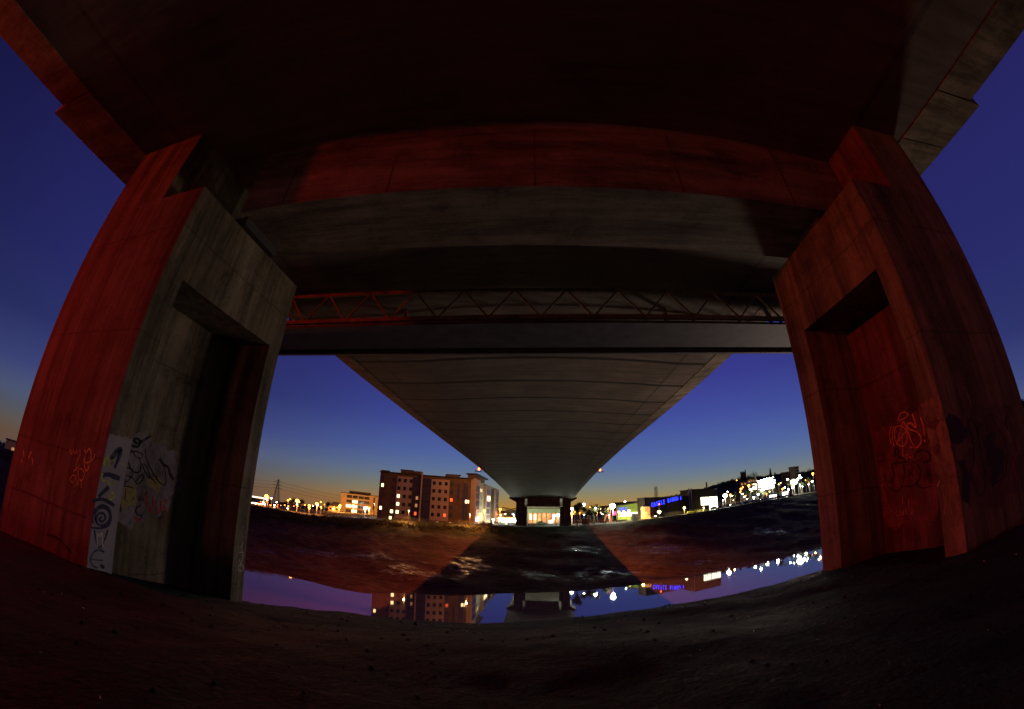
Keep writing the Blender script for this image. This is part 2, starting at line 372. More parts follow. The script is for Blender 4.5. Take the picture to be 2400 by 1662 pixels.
for side in (0,1):
    b=MB()
    segs=[(-45,1.9 if side==0 else 3.1),(1.93 if side==0 else 3.13,4.7),(4.73,15.2)]+[(15.23+i*8.4,15.2+(i+1)*8.4) for i in range(25)]
    for (y0,y1) in segs:
        K=max(1,int((y1-y0)/4)); yy=[y0+(y1-y0)*i/K for i in range(K+1)]; o=len(b.v)
        ym=(y0+y1)/2
        for y in yy:
            d=dz(y)
            if side==0: q=[(-11.38,8.27),(wl(ym),8.42),(wl(ym),9.5),(wl(ym)+.35,9.5),(wl(ym)+.35,10.6),(wl(ym)+.6,10.6),(wl(ym)+.6,9.75),(-11.38,9.75)]
            else: q=[(9.68,8.02),(wr(ym),8.15),(wr(ym),9.3),(wr(ym)-.35,9.3),(wr(ym)-.35,10.4),(wr(ym)-.6,10.4),(wr(ym)-.6,9.55),(9.68,9.55)]
            b.v+=[(x+dx(y),y,zz+d) for x,zz in q]
        for i in range(K):
            for j in range(8): a=o+i*8+j; c=o+i*8+(j+1)%8; b.f.append((a,c,c+8,a+8))
        b.f+=[[o+j for j in range(8)],[o+K*8+7-j for j in range(8)]]
    b.build('edge_beam','edge',deck)
b=MB(); 
for y0,y1 in zip(ys,ys[1:]):
    o=len(b.v); b.v+=[(-11.3+dx(y0),y0,9.9+dz(y0)),(9.6+dx(y0),y0,9.9+dz(y0)),(9.6+dx(y1),y1,9.9+dz(y1)),(-11.3+dx(y1),y1,9.9+dz(y1))]; b.f.append((o,o+1,o+2,o+3))
b.build('road_surface','asphalt',deck)

S=.73
def pier(name,label,side,xi,xo,xb,y0,y1,ya,yb,zr,zl,xn,zt,zb):
    # xi inner face, xo outer, xb back of recess, y0..y1 length, ya..yb recess, zr recess top, zl ledge, xn upper inner face, zt top
    t=thing(name,(0,0,0),label,'bridge pier',group='concrete piers under the near end of the bridge' if y0<50 else 'piers on the far bank')
    s=1 if side=='L' else -1
    b=MB(); X=sorted((xo,xb)); b.box(X[0],X[1],y0,y1,zb,zl)
    C=[(y0,zb),(ya,zb),(ya,zr),(yb,zr),(yb,zb),(y1,zb),(y1,zl),(y0,zl)]
    c3=[(xb,y,z_) for y,z_ in C]
    # C shaped inner wall: split so that every face is convex
    for (a0,a1,b0,b1) in ((y0,ya,zb,zr),(yb,y1,zb,zr),(y0,y1,zr,zl)):
        X2=sorted((xb,xi)); b.box(X2[0],X2[1],a0,a1,b0,b1)
    b.build('pier_wall','pier',t)
    b=MB(); X=sorted((xo,xn)); b.box(X[0],X[1],y0,y1,zl-.001,zt); b.build('upper_column','pier',t)
    return t
PL=pier('bridge_pier','red lit concrete pier wall with grey paint on its narrow inner edge','L',-7.3,-11.4,-8.76,4.44,8.83,4.98,8.36,3.77,5.92,-8.83,8.6,-7)
PR=pier('bridge_pier','concrete pier wall, yellow loops and the name Luke in its recess','R',6.65,9.42,8.05,4.78,8.75,5.23,8.05,3.95,5.95,7.94,8.4,-7)
# cross beam
t=MB(); yl,yr=5.68,6.12
pts=[(-7.25,yl,6.2),(7.9,yr,6.2),(7.9,yr,8.25),(7.5,yr,8.3),(.4,(yl+yr)/2,8.9),(-6.9,yl,8.4),(-7.25,yl,8.4)]
t.prism(pts,(0,2.0,0))
cb=tag(t.build('cross_beam','beam'),'red lit concrete cross beam spanning between the two near piers under the deck','cross beam')
b=MB(); 
for x in (-6.0,-3.3,-.1,3.1,6.0):   # formwork joints
    yy=yl+(yr-yl)*(x+7.25)/15.15
    b.box(x-.018,x+.018,yy-.006,yy+.02,6.22,8.2)
b.build('formwork_joint','p_darkred',cb)
b=MB()
for sx,xx in ((-1,-7.6),(1,7.2)): b.box(xx-.45,xx+.45,5.9 if sx<0 else 6.3,7.3,5.95,6.19)
bb=b.build('bearing_pad','dark_metal',cb)

# inspection gantry
g=thing('inspection_gantry',(0,0,0),'long lattice inspection gantry hanging crosswise under the deck behind the near piers','gantry')
XL_,XR_=-15.6,13.6
def truss(y,nm,zb=6.83,ztL=8.18,ztR=7.92,nb=15):
    b=MB()
    zt=lambda x: ztL+(ztR-ztL)*(x-XL_)/(XR_-XL_)
    b.box(XL_,XR_,y-.07,y+.07,zb-.08,zb+.08)
    b.prism([(XL_,y-.06,zt(XL_)-.12),(XR_,y-.06,zt(XR_)-.12),(XR_,y-.06,zt(XR_)),(XL_,y-.06,zt(XL_))],(0,.12,0))
    w=(XR_-XL_)/nb
    for i in range(nb):
        x=XL_+i*w
        b.tube((x,y,zb),(x+w/2,y,zt(x+w/2)-.05),.045,n=4); b.tube((x+w/2,y,zt(x+w/2)-.05),(x+w,y,zb),.045,n=4)
    b.build(nm,'steel',g)
truss(12.9,'near_lattice_girder'); truss(15.5,'far_lattice_girder',6.75)
b=MB(); b.box(XL_,XR_,12.98,15.42,6.62,6.72); 
for i in range(16): x=XL_+i*(XR_-XL_)/15; b.box(x-.03,x+.03,12.98,15.42,6.72,6.80)
b.build('gantry_floor','deckplate',g)
b=MB(); b.box(XL_,XR_,15.42,15.58,6.45,6.66); b.build('edge_rail','deckplate',g)
b=MB()
for x in (-12.2,-6,5.4,10.6): MB().box(x-.05,x+.05,14.9,15.1,6.7,8.6).build('hanger','steel',g)

# far piers and beam
for nm,lab,x0,x1,sd in (('bridge_pier','distant dark pier, left leg below the far end of the deck',-9.4,-5.3,'L'),('bridge_pier','distant dark pier, right leg beside the white and orange lamps',6.9,10.9,'R')):
    t=thing(nm,(0,0,0),lab,'bridge pier',group='piers on the far bank')
    b=MB(); b.box(x0,x1,152,157,-7.5,2.0); b.box(x0 if sd=='L' else x0+1,x1-1 if sd=='L' else x1,152,157,2.0,5.35); b.build('pier_wall','pier',t)
    b=MB(); b.prism([(x0+.05,151.5,3.6),(x0-2.6,151.5,5.0),(x0-2.6,151.5,5.5),(x0+.05,151.5,5.5)] if sd=='L' else [(x1-.05,151.5,3.8),(x1-.05,151.5,5.6),(x1+2.2,151.5,5.6),(x1+2.2,151.5,5.1)],(0,4.6,0)); b.build('corbel','pier',t)
tag(MB().box(-5.3,6.9,152.6,155,2.1,5.4).build('cross_beam','beam'),'distant dark cross beam joining the two far bank piers','cross beam')
# navigation lamps on the edges
for px,py,sx,lab in ((1138.6,1111,-1,'small red warning lamp on a bracket on the left edge of the bridge'),(1408,1104,1,'small red warning lamp on a bracket on the right edge of the bridge')):
    y=80.; x=(-12.5 if sx<0 else 10.85)+dx(80); p=Vector((x,y,8.45+dz(y)-.1))
    t=thing('warning_lamp',p,lab,'warning lamp',group='red lamps on the bridge edges')
    b=MB(); b.box(-.1*1+ (0 if sx>0 else -1.1),1.1 if sx>0 else .1,-.5,.5,-.45,-.35); 
    for q in (0,.25,.5): b.tube((sx*1.05,-.5,-.35+q),(sx*1.05,.5,-.35+q),.03,n=4)
    b.build('bracket','dark_metal',t)
    MB().ball((sx*.4,0,.05),.20,10,sz=1.4).build('lamp_head','red_neon',t)

# ------------------------------------------------------------------ graffiti (flat paint on the walls)
def smooth(pts,k=6):
    out=[]; P=[pts[0]]+list(pts)+[pts[-1]]
    for i in range(1,len(P)-2):
        p0,p1,p2,p3=[Vector(q) for q in P[i-1:i+3]]
        for j in range(k):
            t=j/k; out.append(.5*((2*p1)+(p2-p0)*t+(2*p0-5*p1+4*p2-p3)*t*t+(3*p1-p0-3*p2+p3)*t**3))
    out.append(Vector(pts[-1])); return out
class Wall:
    def __init__(s,x=None,y=None,off=.004): s.x,s.y,s.off=x,y,off
    def pt(s,p):
        w=onp(p[0],p[1],x=s.x,y=s.y); o=s.off
        if s.x is not None: w.x=s.x-math.copysign(o,s.x)
        else: w.y=s.y-o
        return w
def stroke(b,W,pts,w=.04,m=None,k=6):
    P=[W.pt(p) for p in smooth([Vector((*q,0)) for q in pts],k)]
    nrm=Vector((1,0,0)) if W.x is not None else Vector((0,1,0)); L=[]
    for i,p in enumerate(P):
        d=(P[min(i+1,len(P)-1)]-P[max(i-1,0)])
        if d.length<1e-6: d=Vector((0,0,1))
        s=d.normalized().cross(nrm)*(w/2*(.75+.5*noise.noise(p*3))); L+=[p-s,p+s]
    n=len(P); b.add(L,[(2*i,2*i+1,2*i+3,2*i+2) for i in range(n-1)],m)
def patch(b,W,pts,m=None,off=.002,rag=.16):
    o=W.off; W.off=off; q=[]
    Q=[W.pt(p) for p in pts]; W.off=o
    for i,p in enumerate(Q):
        r=Q[(i+1)%len(Q)]; K=max(1,int((r-p).length/.08))
        for j in range(K):
            u=p.lerp(r,j/K); e=Vector((noise.noise(u*5),noise.noise(u*5+Vector((9,9,9))),noise.noise(u*5+Vector((3,7,1)))))*rag
            if W.x is not None: e.x=0
            else: e.y=0
            q.append(u+e)
    b.add(q,[list(range(len(q)))],m)
z4=lambda L:[(x/1.92,831+y/1.92) for x,y in L]          # traced off enlargements of the photo
zA=lambda L:[(x/3.8,1000+y/3.8) for x,y in L]
zB=lambda L:[(200+x/3.6275,980+y/3.6275) for x,y in L]
zC=lambda L:[(1980+x/3.8,900+y/3.8) for x,y in L]
def graf(parent,name,label,W,items):
    b=MB()
    for it in items:
        if it[0]=='Q':
            _,ya,yb,z0,z1,z2,mm_=it; K=16; xx=W.x-math.copysign(.002,W.x)
            q=[(xx,ya,z0),(xx,yb,z0)]+[(xx,yb+(ya-yb)*k/K,z2+(z1-z2)*k/K+.07*noise.noise(Vector((k*.6,3,1)))) for k in range(K+1)]
            b.add(q,[list(range(len(q)))],mm_)
        elif it[0]=='P': patch(b,W,it[1],it[2],it[3] if len(it)>3 else .002)
        else: W.off=.004+.0004*items.index(it); stroke(b,W,it[1],it[3]*1.35,it[2])
    o=b.build(name,None,parent); o['label']=label; return o
WN=Wall(y=4.44)
graf(PL,'graffiti','pale orange tags on the red wall',WN,[
 ('S',zA([(208,200),(212,235),(215,275)]),'p_orange',.045),('S',zA([(282,222),(268,255),(255,285)]),'p_orange',.045),
 ('S',zA([(215,280),(235,330),(262,400)]),'p_ochre',.02),('S',zA([(255,285),(248,330),(242,360)]),'p_ochre',.02),
 ('S',zA([(195,300),(200,322)]),'p_orange',.04),('S',zA([(285,280),(292,300),(290,340)]),'p_orange',.03),
 ('S',zA([(712,205),(718,250),(690,300),(678,350),(690,372),(708,345)]),'p_orange',.022),
 ('S',zA([(755,205),(765,250),(752,330),(765,390),(785,385),(800,340),(815,260),(800,200),(782,215),(760,270),(750,310),(790,320),(830,290),(850,245)]),'p_orange',.022),
 ('S',zA([(620,235),(632,205),(640,250),(655,205),(665,240),(685,215),(690,245)]),'p_orange',.016),
 ('S',zA([(655,410),(670,385),(690,395),(690,440),(665,480),(645,500),(630,470),(655,430),(680,460),(690,520),(705,480),(700,420),(710,375),(740,390),(755,430),(735,480),(715,470),(728,500),(727,545)]),'p_orange',.02),
 ('S',zA([(655,540),(680,525),(685,560),(655,590),(645,580),(670,600)]),'p_ochre',.022),
 ('S',zA([(455,535),(462,570),(475,605),(485,540)]),'p_ochre',.02),('S',zA([(415,840),(405,780),(420,710)]),'p_rose',.014),
 ('S',zA([(345,440),(352,380),(372,315)]),'p_ochre',.014),('S',zA([(400,450),(385,400)]),'p_ochre',.012),
 ('S',zA([(545,970),(560,920),(575,870)]),'p_rose',.012),('S',zA([(500,860),(495,780),(500,710)]),'p_rose',.012),
 ('S',zA([(420,960),(500,985),(560,1030),(630,1115)]),'p_black',.05),('S',zA([(100,540),(250,590),(420,670),(640,760),(760,800)]),'p_darkred',.03)])
WI=Wall(x=-7.3)
graf(PL,'painted_patch','pale grey paint with dark loops and lime scribbles on the narrow frame',WI,[
 ('Q',4.447,4.973,-2.6,onp(245,1013,x=-7.3).z,onp(304,1027,x=-7.3).z,'p_grey'),
 ('S',zB([(215,350),(255,300),(295,268),(285,330),(262,390),(245,430)]),'p_navy',.07),
 ('S',zB([(148,485),(200,480),(250,500),(292,515)]),'p_navy',.09),
 ('S',zB([(110,670),(150,630),(200,585)]),'p_navy',.07),
 ('S',zB([(60,705),(140,690),(200,715),(245,745)]),'p_navy',.06),
 ('S',zB([(90,880),(80,820),(115,770),(170,765),(205,810),(200,870),(160,910),(110,905),(90,860),(110,815),(150,810),(170,850),(140,880),(115,860),(140,840)]),'p_navy',.04),
 ('S',zB([(70,900),(60,840),(80,780),(140,740),(200,770),(220,840),(195,910),(130,935),(45,930)]),'p_navy',.035),
 ('S',zB([(75,950),(85,1010),(105,1090),(130,1095),(160,1040),(190,950)]),'p_navy',.03),
 ('S',zB([(100,1100),(100,985),(120,1005),(140,980),(148,1095)]),'p_white',.014),
 ('S',zB([(160,1140),(120,1120),(70,1140),(42,1200),(60,1250),(100,1275)]),'p_navy',.035),
 ('S',zB([(50,1195),(90,1205),(150,1208)]),'p_navy',.03),('S',zB([(125,1250),(160,1270)]),'p_navy',.08),
 ('S',zB([(160,340),(155,410),(185,320),(195,420),(210,370),(240,365),(215,400),(250,350)]),'p_lime',.02),
 ('S',zB([(290,385),(320,390),(318,360)]),'p_lime',.02),
 ('S',zB([(150,470),(135,500),(150,535),(180,525)]),'p_lime',.025),('S',zB([(195,520),(190,560),(225,560),(240,530),(235,575)]),'p_lime',.022),
 ('S',zB([(185,650),(210,635),(240,645),(235,675),(205,690),(195,670),(220,660)]),'p_lime',.025)])
WB=Wall(x=-8.76)
graf(PL,'painted_patch','lilac grey patch with black loops and red letters at the back of the recess',WB,[
 ('P',zB([(300,130),(505,150),(575,135),(575,210),(690,260),(800,310),(850,520),(800,620),(740,680),(700,790),(520,840),(480,900),(350,940),(240,860),(230,600)]),'p_lilac'),
 ('P',zB([(340,560),(440,570),(430,700),(330,780),(280,700)]),'p_ochre',.003),('P',zB([(530,470),(650,560),(620,620),(540,560)]),'p_ochre',.003),
 ('S',zB([(385,200),(400,235),(450,240),(465,200),(440,175),(410,190),(450,215),(490,190),(560,150)]),'p_black',.06),
 ('S',zB([(340,360),(365,270),(400,285),(430,330),(470,340),(485,310),(440,285),(385,290),(360,340),(380,420),(420,460),(460,455),(470,400),(455,330)]),'p_black',.035),
 ('S',zB([(510,260),(520,350),(560,440),(610,520),(660,570),(685,540),(680,470),(670,410)]),'p_black',.035),
 ('S',zB([(480,385),(500,440),(545,510),(530,430),(495,385)]),'p_black',.03),
 ('S',zB([(630,345),(665,395),(705,420),(720,480),(750,525)]),'p_black',.075),
 ('S',zB([(300,420),(380,430),(400,480),(350,540),(300,520)]),'p_black',.03),('S',zB([(330,480),(400,510),(440,560),(490,520),(480,480),(430,540)]),'p_black',.03),
 ('S',zB([(300,570),(400,590)]),'p_black',.03),('S',zB([(345,600),(335,700)]),'p_black',.03),('S',zB([(290,700),(300,800)]),'p_black',.04),
 ('S',zB([(470,740),(430,770),(440,820),(480,830),(450,870)]),'p_black',.03),
 ('S',zB([(530,640),(520,720),(545,800),(575,740),(570,660)]),'p_red',.05),('S',zB([(600,700),(610,790),(640,790),(640,700)]),'p_red',.05),
 ('S',zB([(660,700),(690,700),(670,760),(690,790)]),'p_red',.04),('S',zB([(420,840),(445,870),(470,850)]),'p_red',.06),('S',zB([(480,660),(460,700),(500,690)]),'p_darkred',.05)])
graf(PL,'graffiti','dark scribble on the far edge of the pier',WI,[
 ('S',zB([(1355,850),(1345,900),(1365,930),(1340,960),(1350,1010),(1340,1080)]),'p_navy',.02)])
graf(PL,'graffiti','thin white tag low on the far edge of the pier',WI,[
 ('S',zB([(1342,1052),(1330,1100),(1340,1180),(1320,1240),(1310,1200)]),'p_white',.012),
 ('S',zB([(1310,1140),(1345,1142)]),'p_white',.012),('S',zB([(1300,1255),(1335,1250),(1340,1290),(1310,1300),(1300,1270)]),'p_white',.012),
 ('S',zB([(1305,1380),(1300,1435)]),'p_white',.01)])
WR=Wall(x=8.05)
graf(PR,'painted_patch','paler band of wall in the recess with yellow loops, black outlines and the name Luke',WR,[
 ('P',zC([(268,435),(690,180),(760,170),(830,600),(835,1195),(600,1235),(375,1285),(330,900)]),'p_rose'),
 ('S',zC([(475,325),(490,275),(530,250),(560,268),(540,300),(480,330)]),'p_orange',.03),
 ('S',zC([(440,375),(425,440),(430,510),(440,555)]),'p_orange',.03),('S',zC([(415,380),(400,450),(415,540)]),'p_orange',.02),
 ('S',zC([(500,370),(455,385),(443,440),(460,520),(510,555),(550,520),(555,450),(530,390),(490,375)]),'p_orange',.032),
 ('S',zC([(460,540),(490,450),(520,335),(560,420),(590,500),(620,560)]),'p_orange',.032),('S',zC([(480,510),(540,430),(560,440)]),'p_orange',.025),
 ('S',zC([(600,265),(620,320),(635,390),(590,350),(560,360),(570,400),(640,425),(680,480),(670,540),(630,570),(580,560)]),'p_orange',.035),
 ('S',zC([(515,400),(512,500),(520,610)]),'p_orange',.02),
 ('S',zC([(675,295),(700,370),(712,465)]),'p_orange',.03),('S',zC([(712,495),(716,520)]),'p_orange',.04),
 ('S',zC([(515,600),(515,655),(530,620),(530,655),(560,655),(560,625),(535,640)]),'p_orange',.014),
 ('S',zC([(580,655),(575,640),(590,660),(590,640),(605,660),(610,640)]),'p_orange',.01),
 ('S',zC([(290,630),(330,630),(355,650),(345,685),(300,690)]),'p_black',.025),
 ('S',zC([(445,650),(450,600),(465,570),(480,610),(480,650),(540,665)]),'p_black',.04),
 ('S',zC([(620,660),(640,610),(700,590),(755,620),(755,680),(700,700)]),'p_black',.045),
 ('S',zC([(740,645),(650,680),(560,715),(520,720)]),'p_purple',.02),
 ('S',zC([(560,690),(440,710),(420,730),(440,800),(420,860),(390,870),(355,800)]),'p_black',.03),
 ('S',zC([(520,700),(535,780),(520,880),(480,950),(420,940),(370,880),(350,795)]),'p_black',.03),
 ('S',zC([(600,690),(650,720),(680,790),(650,870),(590,910),(520,910)]),'p_black',.03),
 ('S',zC([(570,760),(610,820)]),'p_black',.03),('S',zC([(605,765),(570,825)]),'p_black',.03),
 ('S',zC([(640,890),(700,925),(780,910)]),'p_black',.03),('S',zC([(720,810),(780,800)]),'p_black',.035),
 ('S',zC([(590,930),(580,980),(605,1000),(630,960),(632,920)]),'p_purple',.016),('S',zC([(605,930),(605,850)]),'p_purple',.014),
 ('S',zC([(500,1040),(535,1042)]),'p_rose',.014),('S',zC([(518,1005),(518,1070)]),'p_white',.011),('S',zC([(570,1025),(573,1095)]),'p_orange',.012),
 ('S',zC([(465,1100),(462,1165),(490,1168)]),'p_white',.010),('S',zC([(500,1125),(503,1160),(520,1160),(524,1120),(528,1165)]),'p_white',.010),
 ('S',zC([(545,1095),(546,1165)]),'p_white',.010),('S',zC([(568,1120),(548,1140),(572,1165)]),'p_white',.010),
 ('S',zC([(588,1145),(612,1138),(606,1120),(590,1128),(590,1155),(615,1158)]),'p_white',.010)])
WF=Wall(x=6.65)
graf(PR,'painted_patch','scratched pale paint on the narrow frame',WF,[
 ('Q',4.787,5.223,-1.9,onp(2198,926,x=6.65).z,onp(2159,947,x=6.65).z,'p_rose'),
 ('S',zC([(790,430),(775,460),(780,510),(820,500)]),'p_ochre',.018),('S',zC([(845,395),(865,430),(868,465),(840,480)]),'p_ochre',.018),
 ('P',zC([(735,310),(800,280),(850,300),(845,360),(790,390),(740,370)]),'p_darkred',.003),
 ('P',zC([(780,590),(850,560),(905,590),(890,640),(820,650)]),'p_darkred',.003),
 ('S',zC([(870,900),(880,980),(900,1060),(885,1150)]),'p_ochre',.02),('S',zC([(930,880),(940,1000),(945,1090),(955,1180)]),'p_ochre',.018),
 ('S',zC([(845,860),(825,920)]),'p_white',.01),('S',zC([(800,680),(855,720),(830,760)]),'p_rose',.012)])
WO=Wall(y=4.78)
graf(PR,'graffiti','purple bubble letters and dark blobs on the outer wall',WO,[
 ('P',zC([(990,260),(1300,190),(1440,170),(1560,520),(1640,900),(1300,1100),(1060,1060),(960,560)]),'p_purple'),
 ('P',zC([(890,255),(940,240),(1000,260),(1030,350),(1080,380),(1115,440),(1060,480),(990,510),(950,500),(920,400)]),'p_navy',.004),
 ('P',zC([(1020,680),(1060,660),(1090,760),(1110,900),(1110,1020),(1070,1050),(1040,960),(1020,820)]),'p_navy',.004),
 ('P',zC([(1225,450),(1290,440),(1325,410),(1330,460),(1290,490),(1340,560),(1420,570),(1430,650),(1400,700),(1420,780),(1360,850),(1290,905),(1300,820),(1310,720),(1270,650),(1265,560)]),'p_navy',.004),
 ('S',zC([(1240,950),(1225,990),(1190,985),(1150,900),(1120,780),(1150,650),(1130,480),(1095,360),(1110,320),(1150,345),(1180,450),(1220,650),(1250,850),(1240,950)]),'p_black',.03),
 ('S',zC([(1185,420),(1190,370),(1230,360),(1270,420),(1255,330),(1270,280),(1300,275),(1335,340),(1370,400),(1400,460),(1440,560),(1440,700),(1420,820),(1300,910)]),'p_black',.022),
 ('S',zC([(1055,0),(1075,60),(1110,150),(1125,225)]),'p_rose',.05),
 ('S',zC([(1520,500),(1540,600),(1500,700),(1530,860)]),'p_red',.03),('S',zC([(1440,200),(1470,230),(1430,330),(1450,400)]),'p_black',.03)])

# ------------------------------------------------------------------ trees and bushes
def tree_mesh(h,seed,levels=5,spread=.5,r0=.16,mat_='bark'):
    rg=random.Random(seed); b=MB(); tw=MB()
    def br(p,d,L,r,lv):
        q=p+d*L; (b if lv<2 else tw).tube(p,q,r,r*.68,5 if lv<2 else 3,cap=False)
        if lv>=levels: return
        for i in range(rg.choice([2,3,3]) if lv<levels-1 else 3):
            e=(d+Vector((rg.uniform(-1,1),rg.uniform(-1,1),rg.uniform(-.25,.65)))*spread*(1.0 if lv else .8)).normalized()
            br(p.lerp(q,rg.uniform(.65,1)),e,L*rg.uniform(.6,.85),r*.6,lv+1)
    br(Vector((0,0,0)),Vector((0,0,1)),h*.3,r0,0)
    return b,tw
def bare_tree(loc,h,seed,label,levels=5,spread=.55,group='bare trees on the far bank',r0=.16,leaves=0):
    t=thing('bare_tree',loc,label,'tree',rz=seed,group=group)
    b,tw=tree_mesh(h,seed,levels,spread,r0)
    b.build('trunk','bark',t)
    if leaves:
        rg=random.Random(seed); L=[Vector(v) for v in tw.v[::3]]
        for k in range(leaves):
            c=rg.choice(L)+Vector((rg.gauss(0,.3),rg.gauss(0,.3),rg.gauss(0,.3))); s=rg.uniform(.10,.26)
            a=Vector((rg.uniform(-1,1),rg.uniform(-1,1),rg.uniform(-1,1))).normalized()*s; e=a.orthogonal().normalized()*s*.7
            tw.add([c-a,c+e,c+a,c-e],[(0,1,2,3)])
    tw.build('crown','twig' if not leaves else 'leaf',t); return t
def clump(b,c,r,n,rg,flat=.8,s0=.12,s1=.35):
    for k in range(n):
        while 1:
            v=Vector((rg.uniform(-1,1),rg.uniform(-1,1),rg.uniform(-.2,1)))
            if v.length<1: break
        v*=(.55+.45*rg.random()); p=Vector(c)+Vector((v.x*r,v.y*r,v.z*r*flat)); s=rg.uniform(s0,s1)
        a=Vector((rg.uniform(-1,1),rg.uniform(-1,1),rg.uniform(-1,1))).normalized()*s; e=a.orthogonal().normalized()*s*.6
        b.add([p-a,p+e,p+a],[(0,1,2)])
# ground cover along the top of the far bank, left of the far pier
b=MB(); rg=random.Random(11)
for i in range(420):
    az=rg.uniform(-42,-3.8); d,z=top(az); D=d*rg.uniform(.93,1.01)
    hgt=rg.uniform(.5,1.5)*(1.6 if az<-24 else 1)
    p=pol(az,D,z-.5-(d-D)*.12); clump(b,p,rg.uniform(.9,2.2),34,rg,hgt*.6,.12,.4)
tag(b.build('undergrowth','leaf'),'dark tangled scrub covering the top of the far bank','undergrowth',kind='stuff')
b=MB()
for i in range(260):
    az=rg.uniform(5,37); d,z=top(az); D=d*rg.uniform(.96,.995); p=pol(az,D,z-.4-(d-D)*.1); clump(b,p,rg.uniform(.4,1.3),14,rg,.4,.08,.22)
M['grass']=mat('grass_green',(.10,.17,.035),.9,spec=.1)
tag(b.build('grass','grass'),'rough grass along the promenade edge','grass',kind='stuff')
for i,(px,py,D,h,lab) in enumerate([
 (955,1218,133,3.4,'twiggy yellow lit bush before the pale block beside a lamp post'),(985,1220,133,2.8,'small twiggy bush in front of the blue glazed bay'),
 (1078,1222,133,3.8,'broad bare bush at the right corner of the big block'),(1092,1224,134,3.0,'bare bush with warm light behind, beside a pale post'),
 (1132,1222,136,3.2,'round dark bush in front of the cream end wall'),(1148,1222,136,2.6,'low dark bush left of the bright car park'),
 (840,1212,134,3.0,'orange lit bush in front of the office block'),(862,1216,134,3.0,'orange lit bush next to the white lamp')]):
    p=at(px,py,D); p.z=ground_under(p)-.6
    t=thing('bush',p,lab,'bush',group='bushes before the apartment block'); bb,tw=tree_mesh(h,i+40,4,.95,.05)
    bb.build('stem','bark',t); rg2=random.Random(i)
    if 'dark' in lab: clump(tw,(0,0,h*.3),h*.6,500,rg2,.8,.1,.25)
    else: clump(tw,(0,0,h*.3),h*.55,130,rg2,.9,.05,.14)
    tw.build('crown','leaf',t)
for i,(px,py,D,h,lab,lv) in enumerate([
 (1352,1218,153,10,'tall bare tree just right of the far pier, orange lit',3000),(1376,1218,158,8.5,'bare tree behind the dark kiosk',1800),(1394,1217,160,8.5,'pale green lit young trees beside twin white lamps',1200),
 (1416,1214,165,7,'low tree before the red framed sculpture',900),(700,1196,170,6,'small orange lit tree between lamps left of the houses',700),(680,1196,175,5,'small bush like tree left of the brightest orange lamps',600),
 (765,1197,200,6,'dark bare tree beside the pitched roof house',500),(1722,1186,262,9,'orange lit bare tree right of the huge white floodlight',900),
 (1758,1182,262,11,'green lit tree beneath the white lamp in the car park',1400),(1788,1178,262,9,'bare tree before the white lit trolley shelter',1100),(1822,1172,275,12,'green lit tree beside the bright glare',1400),
 (1864,1162,285,12,'tall green lit tree below the cluster of floodlights',1500),(1880,1160,290,10,'bare tree at the end of the long wall',700),(1900,1156,300,11,'bare tree nearest the right pier',700),(1706,1188,250,7,'low orange lit tree by the parked cars',700)]):
    p=at(px,py,D); p.z=ground_under(p)-.1; bare_tree(p,h,i+3,lab,5,.62,r0=.16,leaves=lv)
p=Vector(pol(36.9,11.9)); 
t=thing('bare_shrub',(p.x+.45,p.y,nz(p.x+.45,p.y)-.1),'thin bare twigs against the water beside the right pier','shrub')
bb,tw=tree_mesh(1.9,77,5,.8,.018); bb.build('stem','bark',t); tw.build('twigs','bark',t)

# ------------------------------------------------------------------ hill and skyline
RIDGE=[(-95,.0),(-72,-.013),(-45,-.02),(-20,-.02),(2,-.015),(8,.006),(12,.016),(14.3,.0215),(16,.030),(18.5,.034),(20.4,.044),(22,.043),(24.2,.052),(25.3,.057),(27,.058),(28,.061),(30.5,.060),(33,.059),(36,.056),(38,.058),(45,.062),(55,.075),(63,.097),(95,.11)]
b=MB(); azs=[2+i*.3 for i in range(311)]; fr=[0,.1,.25,.45,.65,.85,1,1.15]
for az in azs:
    d=top(az)[0]*1.35; z=top(az)[1]; H=interp(RIDGE,az)*620
    for f in fr:
        D=d+(620-d)*f; h=z+(H-3-z)*(f**1.3 if f<=1 else 1.0-(f-1)); x,y=pol(az,D).xy
        h+=noise.noise(Vector((x*.02,y*.02,0)))*3*min(1,f*2); b.v.append((x,y,h))
n_=len(fr)
for i in range(len(azs)-1):
    for j in range(n_-1): a=i*n_+j; b.f.append((a,a+n_,a+n_+1,a+1))
tag(b.build('hill','grassland',smooth=True),kind='structure')
b=MB(); rg=random.Random(5)
for i in range(1500):
    az=rg.uniform(4,64); f=rg.choice([.98,1.0,.95,.9,.8,.7,.55,.4]) ; d=top(az)[0]*1.35; z=top(az)[1]; H=interp(RIDGE,az)*620
    if f<.9 and (26<az<34 and rg.random()<.6): continue
    D=d+(620-d)*f; h=z+(H-3-z)*(f**1.3); r=rg.uniform(3,6.5)
    clump(b,pol(az,D,h-1),r,26,rg,.75,.9,2.2)
tag(b.build('hillside_woods','hillwood'),'dark wooded hillside behind the town','woods',kind='stuff')
b=MB()
for i in range(420):
    az=rg.uniform(-80,-22) if i<330 else rg.uniform(-9,9); D=rg.uniform(330,460); clump(b,pol(az,D,gz(*pol(az,D).xy)-1),rg.uniform(2.2,4.5),26,rg,.9,.6,1.5)
tag(b.build('far_treeline','hillwood'),'low dark treeline on the horizon behind the lamps','woods',kind='stuff')
if 0: tag(b.build('hillside_woods','hillwood'),'dark wooded hillside behind the town','woods',kind='stuff')
